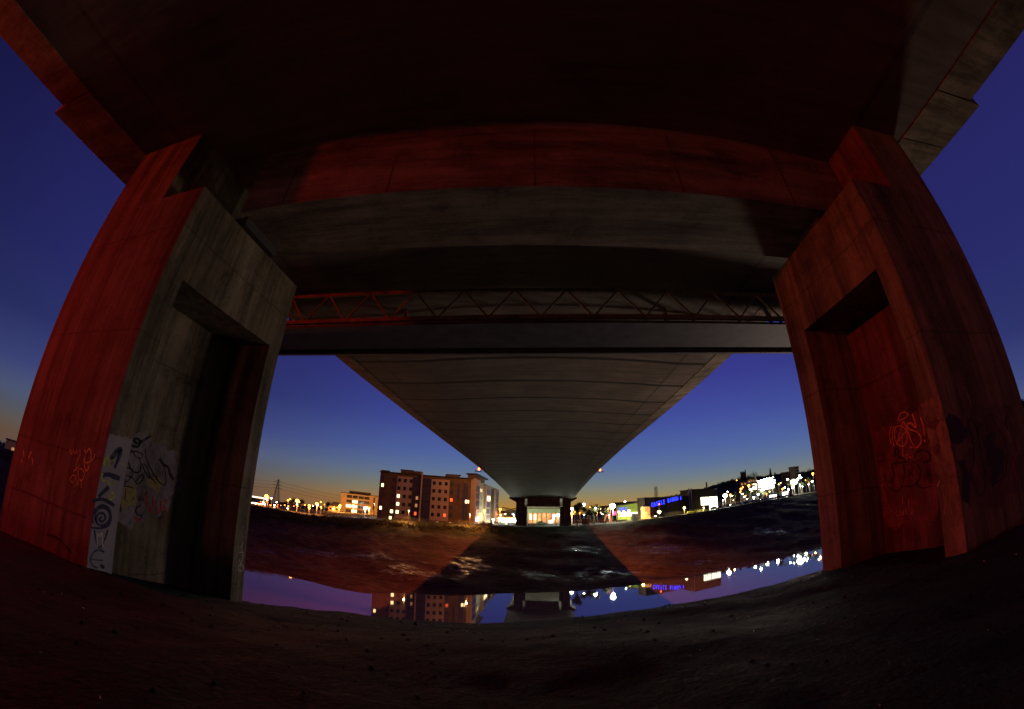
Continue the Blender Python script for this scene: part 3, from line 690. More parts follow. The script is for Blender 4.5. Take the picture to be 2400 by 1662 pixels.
for i,(px,py,D,h,lab) in enumerate([(1735,1127,590,13,'round crowned tree left of the church tower on the ridge'),(1756,1123,590,13,'round crowned tree just right of the church tower'),
   (1768,1122,590,18,'largest round crowned tree on the ridge'),(1807,1118,590,15,'tall dark conifer on the ridge'),(1817,1119,590,10,'shorter pointed conifer beside the tall one'),
   (1717,1129,590,10,'bare crowned tree on the shoulder of the ridge'),(1899,1111,560,14,'round bare tree right of the hilltop block')]):
    p=at(px,py,D); p.z-=3; t=thing('ridge_tree',p,lab,'tree',group='trees on the ridge')
    MB().tube((0,0,-2),(0,0,h*.5),.8,.4).build('trunk','bark',t); c=MB(); rg2=random.Random(i)
    if 'conifer' in lab:
        for k in range(14): clump(c,(0,0,h*(.15+.06*k)),h*.22*(1-k/15),36,rg2,.6,.5,1.3)
    else: clump(c,(0,0,h*.35),h*.42,420,rg2,1.1,.35,.9)
    c.build('crown','hillwood',t)

# ------------------------------------------------------------------ buildings
def frame(pA,pB,z):
    """local frame from two bottom corners of a facade: origin A, x towards B"""
    A=Vector((pA.x,pA.y,z)); d=Vector((pB.x-pA.x,pB.y-pA.y)); return A,d.length,math.atan2(d.y,d.x)
def window(b0,parent,x,z,w,h,glass='glass',y=-.04,nm='window',mull=0):
    b=MB(); b.box(x-w/2-.06,x+w/2+.06,y-.03,y+.05,z-h/2-.06,z+h/2+.06,'frame' if glass!='white' else 'white_metal')
    b.box(x-w/2,x+w/2,y-.06,y-.025,z-h/2,z+h/2,glass)
    for k in range(mull):
        xx=x-w/2+w*(k+1)/(mull+1); b.box(xx-.03,xx+.03,y-.08,y-.05,z-h/2,z+h/2,'frame')
    return b.build(nm,None,parent)
# big apartment block
DA=147; A_=at(884,1200,DA); B_=at(1104,1200,DA); zA_=-5.9
loc,W,rz=frame(A_,B_,zA_)
ap=thing('apartment_block',loc,'large seven storey apartment block with pale and brown bays and a few lit windows','apartment block',rz)
ZR=at(890,1106,DA).z-zA_
k=W/1320
X=lambda px:(px-170)*k
Z=lambda py: ZR-(py-190)*k*1.0          # rows read off the photo (facade pixels)
b=MB(); b.box(0,W,0,16,0,ZR); b.build('wall','brick_brown',ap)
for x0,x1,mm_,nm,d in ((415,645,'render_pale','wall_panel',.25),(905,1165,'render_pale','wall_panel',.25),(645,752,'curtain','glazed_bay',.5),(778,905,'curtain','glazed_bay',.5),(172,226,'curtain','glazed_bay',.12)):
    MB().box(X(x0),X(x1),-d,-.003,1.6 if mm_!='curtain' else 1.2,ZR-.9).build(nm,mm_,ap)
MB().box(X(755),X(776),-1.0,-.502,.6,ZR+1.2).build('fin','render_pale',ap)
for x0,x1 in ((645,752),(778,905)):
    b=MB()
    for zz in range(1,7): b.box(X(x0),X(x1),-.56,-.503,Z(190+112*zz+22)-.45,Z(190+112*zz+22)+.15,'roof_dark')
    for q in range(5): xx=X(x0)+(X(x1)-X(x0))*(q+.5)/5; b.box(xx-.04,xx+.04,-.6,-.57,1.3,ZR-1,'roof_dark')
    b.build('glazing_bar',None,ap)
for x0,x1 in ((1282,1312),(1362,1400),(1405,1432)):
    MB().box(X(x0),X(x1),-.07,-.003,Z(500 if x0<1300 else 780),ZR-1.8).build('stair_window','curtain',ap)
lit={(2,450):'lit',(3,450):'lit',(4,450):'lit',(4,370):'lit',(2,1200):'litred',(4,1115):'litred'}
for r_ in range(5):
    yy=283+112*r_
    for xx in (450,533,615,945,1030,1115): window(None,ap,X(xx),Z(yy),.95,1.15,lit.get((r_,xx),'glass'),-.28)
    for xx in (370,1200): window(None,ap,X(xx),Z(yy),.95,1.15,lit.get((r_,xx),'curtain'),-.04)
for xx,yy,g_ in ((190,373,'lit'),(190,695,'lit'),(335,825,'lit'),(1390,520,'lit'),(1422,520,'lit'),(1175,850,'litdim'),(995,850,'litdim'),(690,515,'litdim'),(685,620,'litdim'),(680,735,'litred')):
    window(None,ap,X(xx)+.6,Z(yy),.8 if xx!=1422 else .35,1.15,g_,-.62 if 640<xx<760 else -.14)
MB().box(-.3,W+.3,-.7,16.3,ZR,ZR+.35).build('roof','roof_dark',ap)
b=MB(); b.box(X(452),X(760),2,9,ZR+.35,Z(125),'brick_brown'); b.box(X(452)-.2,X(640),1.8,9.2,Z(125),Z(125)+.2,'roof_dark')
b.build('roof_housing',None,ap); b=MB(); b.box(X(1118),X(1310),2,9,ZR+.35,Z(140),'brick_brown'); b.box(X(1118)-.2,X(1330),1.8,9.2,Z(140),Z(140)+.2,'roof_dark'); b.build('roof_housing',None,ap); MB().box(X(170),X(290),1,5,ZR+.35,Z(155)).build('roof_housing','brick_brown',ap)
# its side wing going back
B2=at(1104,1200,DA); C2=at(1162,1200,206); loc2,W2,rz2=frame(B2,C2,zA_)
loc2=loc2+Vector((.4,-.2,0))
sw=thing('apartment_block',loc2,'long end wing of the block, cream lit walls and tall pale framed windows','apartment block',rz2)
MB().box(0.05,W2,0,12,0,ZR-.05).build('wall','render_cream',sw)
def sy(px): 
    h=700-200*(px-1490)/340; D=DA*700/h; return max(0,min(W2,(D-DA)/(206-DA)*W2))
for x0,x1,g_ in ((1490,1560,1),(1645,1715,1),(1785,1832,1)):
    a,c=sy(x0),sy(x1); MB().box(a+.1,c,-.9,-.003,0,ZR+(.2 if x0<1500 else -.6)).build('wall_panel','render_pale',sw)
    for r_ in range(5):
        window(None,sw,(a+c)/2+.3,ZR-3.2-r_*2.75,(c-a)*.62,2.0,'lit' if (x0==1645 and r_==1) else 'curtain',-.95,mull=3)
for x0,x1 in ((1715,1785),): MB().box(sy(x0),sy(x1),-.1,-.004,0,ZR-1).build('wall_panel','brick_brown',sw)
for r_ in range(5):
    for xx in (1590,1612): window(None,sw,sy(xx),ZR-3.2-r_*2.75,.6,1.3,'lit' if r_==0 else 'curtain',-.04)
MB().box(-.6,sy(1650),-1.4,2.6,ZR+1.6,ZR+2.1).build('roof','roof_dark',sw)
MB().box(0.3,sy(1640),-.3,2.2,ZR+.2,ZR+1.6).build('roof_housing','brick_brown',sw)
# office block far left
def simple_block(nm,lab,cat,pl,pr,D,py_top,zb,depth,wall,roofh=.4,D2=None,group=None):
    a=at(pl,1190,D); c=at(pr,1190,D2 or D); loc,W_,r_=frame(a,c,zb); t=thing(nm,loc,lab,cat,r_,group)
    H=at((pl+pr)/2,py_top,D).z-zb
    MB().box(0,W_,0,depth,0,H).build('wall',wall,t); MB().box(-.3,W_+.3,-.3,depth+.3,H,H+roofh).build('roof','roof_dark',t)
    return t,W_,H
of,Wf,Hf=simple_block('office_block','orange lit four storey office block with bands of dark windows','office block',797,886,285,1159.5,-8,20,'render_cream',D2=285)
for r_ in range(4):
    for c_ in range(4):
        x=Wf*(.15+.155*c_+.07); zz=Hf-1.9-r_*3.2
        window(None,of,x,zz,Wf*.135,1.9,'lit' if (r_,c_) in ((1,1),(2,1),(2,0),(3,1)) else 'glass',-.04,mull=3)
window(None,of,Wf*.88,Hf-5,.8,8,'glass'); MB().box(Wf*.2,Wf*.78,3,12,Hf+.4,Hf+2.1).build('roof_housing','roof_dark',of)
# house with pitched roof
ho,Wh,Hh=simple_block('house','low orange lit building with a dark pitched roof beside the office block','house',769,797,262,1187,-8,12,'render_cream',.05)
MB().prism([(-.4,-.4,Hh+.06),(Wh+.4,-.4,Hh+.06),(Wh*.85,5,Hh+2.6),(Wh*.4,5,Hh+2.6)],(0,0,.1)).prism([(-.4,-.4,Hh+.06),(Wh*.4,5,Hh+2.6),(Wh*.4,6,Hh+2.6),(-.4,12,Hh+.06)],(0,0,.1)).build('pitched_roof','roof_dark',ho)
for x in (.2,.45,.75): window(None,ho,Wh*x,Hh-1.6,1.1,1.2,'lit' if x==.45 else 'glass')
# building with butterfly roof left of far pier
bf,Wb,Hb=simple_block('apartment_block','distant cream block with an upswept butterfly roof beside the far pier','apartment block',1184,1210,225,1195,-6,14,'render_cream',.05)
MB().prism([(-1.5,-1,Hb+1.0),(Wb*.5,-1,Hb+.1),(Wb+1.5,-1,Hb+.9),(Wb+1.5,-1,Hb+1.3),(Wb*.5,-1,Hb+.5),(-1.5,-1,Hb+1.5)],(0,14,0)).build('butterfly_roof','roof_dark',bf)
for r_ in range(3):
    for x in (.3,.7): window(None,bf,Wb*x,Hb-2-r_*2.9,1.2,1.6,'lit' if r_ else 'glass')
b5,W5,H5=simple_block('terrace_block','low brown block behind the glowing car park next to the far pier','apartment block',1163,1186,232,1199,-6,10,'brick_brown')
for r_ in range(2):
    for x in (.2,.45,.7): window(None,b5,W5*x,H5-1.6-r_*3,1.2,1.4,'litdim')
# glowing car park arcade
ar,Wa,Ha=simple_block('shop_arcade','row of brightly lit low shop fronts between the end wing and the far pier','shop',1168,1210,205,1211,-6,6,'render_cream')
for q in range(7): window(None,ar,Wa*(q+.5)/7,1.6,Wa/9,2.6,'shop',mull=1)
# petrol station canopy at the left
ca=thing('canopy',at(591,1200,170)*1,'long bright white canopy of a filling station at the far left','canopy'); ca.location.z=-7; ca.rotation_euler=(0,0,R(32))
cz=at(600,1165,170).z+7
MB().box(-3,4.6,0,7,cz-.3,cz+.15).build('canopy_roof',mat('canopy_glow',(.9,.85,.75),.5,emit=(1,.85,.65),es=1.6),ca)
for x in (-2,3.6): MB().box(x-.2,x+.2,3,3.4,0,cz-.3).build('post','white_metal',ca)
MB().box(-2,3,8,12,0,cz-2.6).build('kiosk','shop',ca)
# building seen through the far pier opening
op=thing('shop_building',(-7,196,-5.5),'glass fronted building glowing yellow and orange, seen between the far pier legs','shop')
MB().box(0,17,1,14,0,8.6).build('wall','render_cream',op)
MB().box(-.2,17.2,-.6,.6,5.2,7.0).build('fascia',mat('lit_fascia',(.55,.6,.35),.6),op)
MB().box(.2,16.8,.7,.98,.2,5.1).build('shop_window','interior',op)
for i in range(8):
    x=.6+i*2.2; MB().box(x-.22,x+.22,-.3,.3,0,5.2).build('column','render_cream',op)
for x,g_ in ((2.0,'shop'),(4.0,'shop'),(12.8,'shop')): 
    window(None,op,x,3.2,.9,2.6,g_,.6)
# railing in the opening
def railing(nm,lab,pts,h=1.1,step=2.2,m='dark_metal'):
    b=MB(); t=thing(nm,(0,0,0),lab,'railing')
    for p,q in zip(pts,pts[1:]):
        b.tube(p+Vector((0,0,h)),q+Vector((0,0,h)),.04,n=4); b.tube(p+Vector((0,0,h*.5)),q+Vector((0,0,h*.5)),.025,n=4)
        K=max(1,int((q-p).length/step))
        for i in range(K+1): r=p.lerp(q,i/K); MB().tube(r,r+Vector((0,0,h+.05)),.05,n=4).build('railing_post',m,t)
    b.build('rail',m,t)
railing('railing','pale railing crossing the opening between the far pier legs',[Vector((-9,159,-5.0)),Vector((12,159,-5.0))],m='white_metal')
railing('railing','long dark railing along the promenade right of the far pier',[pol(a,top(a)[0]*.995,top(a)[1]+.0) for a in (5,8,11,14,17,20,22)])
# cinema / leisure building, green
def dist_block(nm,lab,cat,pl,Dl,pr,Dr,pyt,zb,depth,wall):
    a=at(pl,1190,Dl); c=at(pr,1190,Dr); loc,W_,r_=frame(a,c,zb); t=thing(nm,loc,lab,cat,r_); H=at(pr,pyt,Dr).z-zb
    return t,W_,H
ci,Wc,Hc=dist_block('leisure_building','green lit leisure building with a sloping roof and small blue sign','leisure building',1444,188,1511,184,1176,-4.3,25,'shed_green')
Hl=at(1444,1187,188).z+4.3
b=MB(); b.prism([(0,0,0),(Wc,0,0),(Wc,0,Hc),(0,0,Hl)],(0,10,0)); b.build('wall','shed_green',ci)
MB().prism([(0,-.3,Hl),(Wc+.3,-.3,Hc),(Wc+.3,-.3,Hc+.35),(0,-.3,Hl+.35)],(0,10.5,0)).build('roof','roof_dark',ci)
MB().box(Wc*.12,Wc*.98,-2.2,-.01,0,1.9).build('entrance_wall','shed_green',ci)
MB().box(Wc*.15,Wc*.96,-.6,-.01,2.0,3.6).build('entrance_glazing','shop',ci)
b=MB(); 
for i,(w_,kk) in enumerate(((.5,0),(.12,1),(.5,2),(.4,1),(.5,0))): 
    x=Wc*.11+i*.75
    b.box(x,x+.16,-.2,-.05,Hl-2.2,Hl-.7)
    if kk!=1: b.box(x+.18,x+w_,-.2,-.05,Hl-.85,Hl-.7); b.box(x+.34,x+w_,-.2,-.05,Hl-2.2,Hl-.95)
b.build('blue_sign','blue_neon',ci)
MB().box(-1.5,.2,-1.2,-.6,2.6,4.4).build('pink_sign','pink_neon',ci)
# bingo hall
bi,Wi,Hi=dist_block('bingo_hall','long dark hall with blue neon letters reading CASTLE BINGO','bingo hall',1511,178,1616,196,1163.5,-3.6,35,'shed_dark')
MB().box(0,Wi,0,5,0,Hi).build('wall','shed_dark',bi); MB().box(-.2,Wi+.2,-.3,5.2,Hi,Hi+.3).build('roof','roof_dark',bi)
zs0=at(1530,1184,180).z+3.6; zs1=at(1588,1171,193).z+3.6
def letters(txt,x0,x1,z0,z1,h,parent,sz=.62):
    n=len(txt)
    for i,ch in enumerate(txt):
        if ch==' ': continue
        t=(i+.5)/n; cu=bpy.data.curves.new('neon_letter','FONT'); cu.body=ch; cu.size=h*1.36; cu.extrude=.06; cu.offset=.055; cu.align_x='CENTER'
        o=bpy.data.objects.new('tmp',cu); dg=bpy.context.evaluated_depsgraph_get(); col.objects.link(o); dg.update()
        me=bpy.data.meshes.new_from_object(o.evaluated_get(dg)); bpy.data.objects.remove(o); me.materials.clear(); me.materials.append(M['blue_neon'])
        q=bpy.data.objects.new('neon_letter',me); col.objects.link(q); q.parent=parent; q.location=(x0+(x1-x0)*t,-.2,z0+(z1-z0)*t); q.rotation_euler=(pi/2,0,0); q.scale=(sz,1,1)
        q['label']='blue neon letter '+ch
hl=9.5*.00105*188
letters('CASTLE BINGO',Wi*.13,Wi*.735,zs0-hl*.45,zs1-hl*.1,hl,bi)
MB().box(Wi*.79,Wi*.80,-.3,-.05,zs1-hl*.1,zs1+hl*.8).build('neon_strip','blue_neon',bi)
# orange glazed rotunda
p=at(1513,1200,179); ro=thing('glazed_foyer',(p.x,p.y,-3.9),'orange glowing glazed foyer at the corner of the bingo hall','foyer')
Hr=at(1513,1188,179).z+3.9; b=MB(); b.tube((0,0,0),(0,0,Hr),2.0,n=14); b.build('glass_wall','interior',ro)
b=MB()
for i in range(14): a=2*pi*i/14; b.tube((cos(a)*2.03,sin(a)*2.03,0),(cos(a)*2.03,sin(a)*2.03,Hr),.05,n=4)
for i in range(1,5): b.tube((0,0,Hr*i/5),(0,0,Hr*i/5+.08),2.06,n=14)
b.build('glazing_bar','dark_metal',ro); MB().tube((0,0,Hr),(0,0,Hr+.3),2.4,n=14).build('roof','roof_dark',ro)
# glazed building
gb,Wg,Hg=dist_block('glazed_building','tall dark building with two big white glowing windows, right of the bingo hall','leisure building',1623,201,1683,214,1146,-2.6,30,'shed_dark')
Hgl=at(1624,1148,201).z+2.6
MB().prism([(0,0,0),(Wg,0,0),(Wg,0,Hg),(0,0,Hgl)],(0,8,0)).build('wall',facing('olive_cladding',(.09,.085,.045),(.12,.11,.06),.5),gb)
MB().box(-.3,Wg+.4,-.4,8.3,max(Hg,Hgl),max(Hg,Hgl)+.3).build('roof','roof_dark',gb)
glow=mat('white_glazing',(.9,.9,.8),.5,emit=(.98,1,.72),es=3.2)
for f0,f1,z0 in ((.33,.62,.30),(.65,.985,.06)):
    b=MB(); b.box(Wg*f0,Wg*f1,-.12,-.01,Hg*z0,Hg*.66,glow)
    for i in range(1,4): x=Wg*(f0+(f1-f0)*i/4); b.box(x-.05,x+.05,-.16,-.125,Hg*z0,Hg*.66,'frame')
    for i in range(1,6): zz=Hg*(z0+(.66-z0)*i/6); b.box(Wg*f0,Wg*f1,-.16,-.125,zz-.03,zz+.03,'frame')
    b.build('window',None,gb)
for x in (-.6,-2.2): 
    MB().tube((x,-.4,1),(x,-.4,Hgl+.8),.22,n=8).build('flue_pipe','white_metal',gb)
# chimney, masts, pylon
def lattice(nm,lab,cat,base,h,w0,w1,arms=(),n=8,m='dark_metal',r=.1):
    t=thing(nm,base,lab,cat,.4); b=MB(); lev=[]
    for i in range(n+1):
        w=w0+(w1-w0)*i/n; z=h*i/n; lev.append([Vector((sx*w/2,sy*w/2,z)) for sx,sy in ((-1,-1),(1,-1),(1,1),(-1,1))])
    for a,c in zip(lev,lev[1:]):
        for i in range(4):
            b.tube(a[i],c[i],r,n=3); b.tube(a[i],c[(i+1)%4],r*.7,n=3); b.tube(a[(i+1)%4],c[i],r*.7,n=3); b.tube(c[i],c[(i+1)%4],r*.7,n=3)
    b.build('lattice',m,t)
    if arms:
        b=MB()
        for z,L in arms: b.tube((-L,0,z),(L,0,z),r,n=4); b.tube((-L,0,z),(0,0,z+1.6),r*.7,n=3); b.tube((L,0,z),(0,0,z+1.6),r*.7,n=3)
        b.build('cross_arm',m,t)
    return t
p=at(644,1196,520); zt=at(644.8,1122,520).z
lattice('electricity_pylon','tall steel electricity pylon far behind the orange lamps','pylon',(p.x,p.y,-14),zt+14,7.5,.9,((zt+14-3,5),(zt+14-7,6),(zt+14-11,5.5)),9,r=.17)
b=MB()
for zz,L in ((zt-3,5),(zt-7,6),(zt-11,5.5)):
    for s in (-1,1):
        P0=Vector((p.x+s*L*.6,p.y,zz)); 
        for Q in (Vector((p.x-330,p.y-60,zz-2)),Vector((p.x+330,p.y+170,zz-17))):
            last=P0
            for i in range(1,15): u=i/14; q=P0.lerp(Q,u); q.z-=9*4*u*(1-u)*.6; b.tube(last,q,.06,n=3,cap=False); last=q
tag(b.build('power_lines','dark_metal'),'thin power lines strung from the pylon','cables')
p=at(1539,1190,420); lattice('radio_mast','slim lattice mast above the bingo hall','mast',(p.x,p.y,-3),at(1539.4,1141,420).z+3,2.6,2.2,(),12,r=.12)
p=at(1657,1150,420); tag(MB().tube((p.x,p.y,0),(p.x,p.y,at(1657,1130,420).z),.9,.75,n=10).build('chimney','brick_red'),'slim red chimney above the glazed building','chimney')
p=at(1743,1122,600); ch=thing('church_tower',(p.x,p.y,p.z-6),'square dark church tower on the ridge','church tower',R(-28))
hh=at(1743,1107,600).z-p.z+6; MB().box(-4,4,-4,4,0,hh).build('tower','brick_brown',ch); 
b=MB(); [b.box(x-.9,x+.9,-4,-3.4,hh,hh+1.2) for x in (-3,0,3)]; b.box(2.6,4,-4,-2.6,hh,hh+3); b.build('battlement','brick_brown',ch)
# hilltop slab block
hb,Whb,Hhb=simple_block('hilltop_block','tall slab with a long stepped wing on the ridge','tower block',1858,1882,480,1093,14,16,'render_cream',D2=480)
for r_ in range(6): MB().box(Whb*.62,Whb+.1,-.2,-.01,Hhb-2.4-r_*3.0,Hhb-.9-r_*3.0).build('window_band','glass',hb)
hw,Whw,Hhw=simple_block('hilltop_wing','long stepped wing left of the hilltop slab','tower block',1838,1860,478,1106,12,14,'brick_red',D2=478)
for r_ in range(4): MB().box(Whw*.05,Whw*.95,-.2,-.01,Hhw-2.4-r_*3.0,Hhw-1.2-r_*3.0).build('window_band','glass',hw)
# lit car park decks
cp,Wp,Hp=simple_block('car_park','multi storey car park glowing in white bands on the hillside','car park',1780,1824,400,1124.5,6,18,'brick_brown',D2=400)
for r_ in range(4): MB().box(.3,Wp-.3,-.3,-.01,Hp-1.8-r_*2.2,Hp-.6-r_*2.2).build('lit_deck',mat('car_park_glow',(.9,.9,.9),.5,emit=(.92,1,.95),es=4),cp)
cq,Wq,Hq=simple_block('car_park_ramp','stair end of the car park with three short lit bands','car park',1768,1779,402,1131,6,14,'brick_brown')
for r_ in range(3): MB().box(.3,Wq-.5,-.3,-.01,Hq-1.8-r_*2.2,Hq-1.0-r_*2.2).build('lit_deck',M['shop'],cq)
oh,Wo,Ho=simple_block('hillside_building','orange lit building below the church tower','building',1757,1780,430,1122,8,14,'render_cream')
for r_ in range(2):
    for x in (.15,.4,.65,.88): window(None,oh,Wo*x,Ho-2-r_*3.2,1.4,1.4,'litdim')
o2,W2_,H2_=simple_block('hillside_building','low brown building with two lit gables, left of the orange one','building',1738,1757,432,1128,8,12,'brick_red')
for x in (.3,.7): window(None,o2,W2_*x,H2_-2.5,1.8,1.8,'litdim')
# far offices left of green building
fo,Wfo,Hfo=simple_block('office_block','distant dark office block with small lit windows behind the white star lamp','office block',1405,1444,330,1187,-5,14,'brick_brown',D2=300)
for r_ in range(3):
    for c_ in range(6): window(None,fo,Wfo*(.08+.16*c_),Hfo-1.8-r_*3,1.6,1.0,'lit' if (r_*6+c_)%3==0 else 'glass')
f2,Wf2,Hf2=simple_block('low_warehouse','low dark roofed warehouse behind the white lamp at the green building','warehouse',1440,1495,300,1178,-5,30,'roof_dark',D2=285)
window(None,f2,Wf2*.8,2,2,1.5,'lit')
# white shelters and long wall on the right
for pl,pr,D,pt,lab in ((1805,1823,268,1159,'small white glowing shelter at the supermarket car park'),(1836,1850,276,1152,'larger white glowing shelter beside the floodlights')):
    t,w_,h_=simple_block('lit_shelter',lab,'shelter',pl,pr,D,pt,ground_under(at(pl,1190,D)),4,'white_metal')
    MB().box(.2,w_-.2,-.2,-.01,.4,h_-.3).build('lit_panel',M['car_park'] if 'car_park' in M else mat('shelter_glow',(.9,.9,.9),.5,emit=(.95,1,.92),es=5),t)
t,w_,h_=simple_block('long_wall','long low pinkish retaining wall at the right end of the promenade','wall',1856,1925,290,1155,1.4,1.0,'render_pale',.15,D2=292)
for i in range(9): MB().box(w_*i/9,w_*i/9+.3,-.15,-.01,0,h_).build('pilaster','brick_brown',t)
# kiosks and benches
def kiosk(px,D,w,h,lab):
    p=at(px,1215,D); t=thing('kiosk',(p.x,p.y,ground_under(p)),lab,'kiosk',-math.atan2(p.x,p.y))
    MB().box(-w/2,w/2,0,2.4,0,h).build('body','brick_brown',t); MB().box(-w/2-.15,w/2+.15,-.15,2.55,h,h+.15).build('roof','roof_dark',t); MB().box(-.5,.5,-.03,-.005,.1,2.0).build('door','dark_metal',t)
kiosk(1373,156,2.9,2.1,'dark square kiosk on the promenade near the far pier'); kiosk(1488,168,2.9,2.6,'brown kiosk in front of the green leisure building')
def bench(px,D,lab):
    p=at(px,1215,D); t=thing('bench',(p.x,p.y,ground_under(p)),lab,'bench',-math.atan2(p.x,p.y),'promenade benches')
    MB().box(-1,1,-.25,.25,.42,.5).build('seat','bark',t); MB().box(-1,1,.25,.32,.5,.95).build('backrest','bark',t)
    for x in (-.85,.85): MB().box(x-.05,x+.05,-.2,.2,0,.42).build('leg','dark_metal',t)
bench(1413,153,'dark bench nearest the kiosk on the promenade'); bench(1450,157,'reddish bench before the green building'); bench(1462,160,'pale bench before the green building'); 
# red sculpture
p=at(1428,1215,164); t=thing('sculpture',(p.x,p.y,ground_under(p)),'tall red A shaped frame sculpture beside the brightest white lamp','sculpture',R(-10))
b=MB(); b.tube((-2.2,0,0),(.3,0,6.6),.16,.12,6); b.tube((.5,.6,0),(.3,0,6.6),.16,.12,6); b.tube((-1.1,0,2.9),(.4,.3,2.9),.1,n=5); b.tube((.8,-.3,0),(.6,0,3.2),.1,n=5); b.build('frame',mat('red_paint',(.45,.08,.04),.5),t)

# ------------------------------------------------------------------ cars
def car(loc,rz,colour,label,van=False,lights=False,group='cars parked by the promenade'):
    t=thing('van' if van else 'parked_car',loc,label,'van' if van else 'car',rz,group)
    L,Wd=(4.9,1.9) if van else (4.2,1.72); b=MB()
    if van: pr=[(-2.4,.35),(2.35,.35),(2.45,.9),(2.0,1.15),(1.45,1.95),(-2.35,2.0),(-2.45,1.0)]
    else: pr=[(-2.05,.3),(2.05,.3),(2.1,.6),(1.95,.78),(1.0,.92),(-1.75,.95),(-2.08,.85)]
    b.prism([(x,-Wd/2,z_) for x,z_ in pr],(0,Wd,0)); b.build('body','car_'+colour,t)
    c=MB()
    if van: c.prism([(1.98,-.8,1.18),(1.47,-.8,1.9),(1.5,-.8,1.92),(2.03,-.8,1.18)],(0,1.6,0))
    else: c.prism([(1.0,-.74,.92),(.45,-.66,1.38),(-1.1,-.66,1.42),(-1.75,-.74,.95)],(0,1.44,0))
    c.build('windscreen' if van else 'cabin','carglass',t)
    if not van: MB().box(-1.0,.4,-.64,.70,1.40,1.45).build('roof','car_'+colour,t)
    for x in (-1.3,1.3):
        for y in (-Wd/2-.01,Wd/2-.17): MB().tube((x,y,.31),(x,y+.18,.31),.31,n=12).build('wheel','tyre',t)
    if lights:
        for y in (-.6,.6): MB().ball((L/2-.02,y,.62),.14,8).build('headlight','headlight',t)
    return t
p=at(1547,1211,172); car((p.x,p.y,ground_under(p)),R(195),'grey','dark car with headlights on in front of the bingo hall',lights=True)
p=at(1622,1203,190); car((p.x,p.y,ground_under(p)),R(10),'yellow','pale yellow car at the far end of the bingo hall')
p=at(1675,1195,203); car((p.x,p.y,ground_under(p)),R(5),'black','black car in front of the white glowing windows')
p=at(1269,1225,172); car((p.x,p.y,-5.2),R(0),'green','dark green car seen between the far pier legs')
p=at(1290,1225,172); car((p.x,p.y,-5.2),R(90),'white','white van seen between the far pier legs',van=True)
cols=['red','white','silver','red','yellow','silver','white','green','silver','blue','white','blue','grey','blue','silver','black','white','red','blue','silver','black','red','white','grey','silver','red']
desc=['first','second','third','fourth','fifth','sixth','seventh','eighth','ninth','tenth','eleventh','twelfth','thirteenth','fourteenth','fifteenth','sixteenth','seventeenth','eighteenth','nineteenth','twentieth','twenty first','twenty second','twenty third','twenty fourth','twenty fifth','twenty sixth']
protos={}
for i,c_ in enumerate(cols):
    px=1689+i*6.6+random.uniform(-1.5,1.5); D=212+i*2.3; p=at(px,1190,D); 
    az=math.degrees(math.atan2(p.x,p.y)); D=top(az)[0]*(1.02+.035*(i%3)); p=pol(az,D,ground_under(pol(az,D)))
    lab='%s car, %s from the white glowing windows in the parked row'%(c_,desc[i])
    if c_ not in protos: o=car(p,0,c_,lab); protos[c_]=o
    else: o=copy_tree(protos[c_]); o['label']=lab
    o.location=p; o.rotation_euler=(0,0,R(random.choice([60,240,20,200])+random.uniform(-8,8)))

# ------------------------------------------------------------------ lamps
def lamp(px,py,D,kind,size,label,power=0,post=True,nm='street_lamp',zb=None,rad=.5,low=False):
    p=at(px,py,D); g_=ground_under(p) if zb is None else zb
    if not post: g_=p.z
    t=thing(nm,(p.x,p.y,g_),label,'street lamp' if nm=='street_lamp' else nm.replace('_',' '),0,'lit lamps across the river'); h=p.z-g_
    if post:
        b=MB(); b.tube((0,.25,0),(0,.25,h+.1),.11,.06,6); b.tube((0,.25,h+.1),(0,-.1,h+.15),.05,.05,5); b.build('post','post',t)
    size*=1.12 if power>=3000 else .85; MB().ball((0,0,h),size,10,sz=.75).build('lamp_head','head_'+kind,t)
    if power:
        c=EM[kind][0]; c={'o':(1,.33,.06),'w':(.85,1,.8),'y':(1,.8,.25),'r':(1,.1,.02),'b':(.8,.9,1)}[kind]
        point('lamp_light',(0,-.2,h-size*.75-.15),power,c,rad,t,spot=None if kind in 'wb' or power>6000 else 172)
    return t
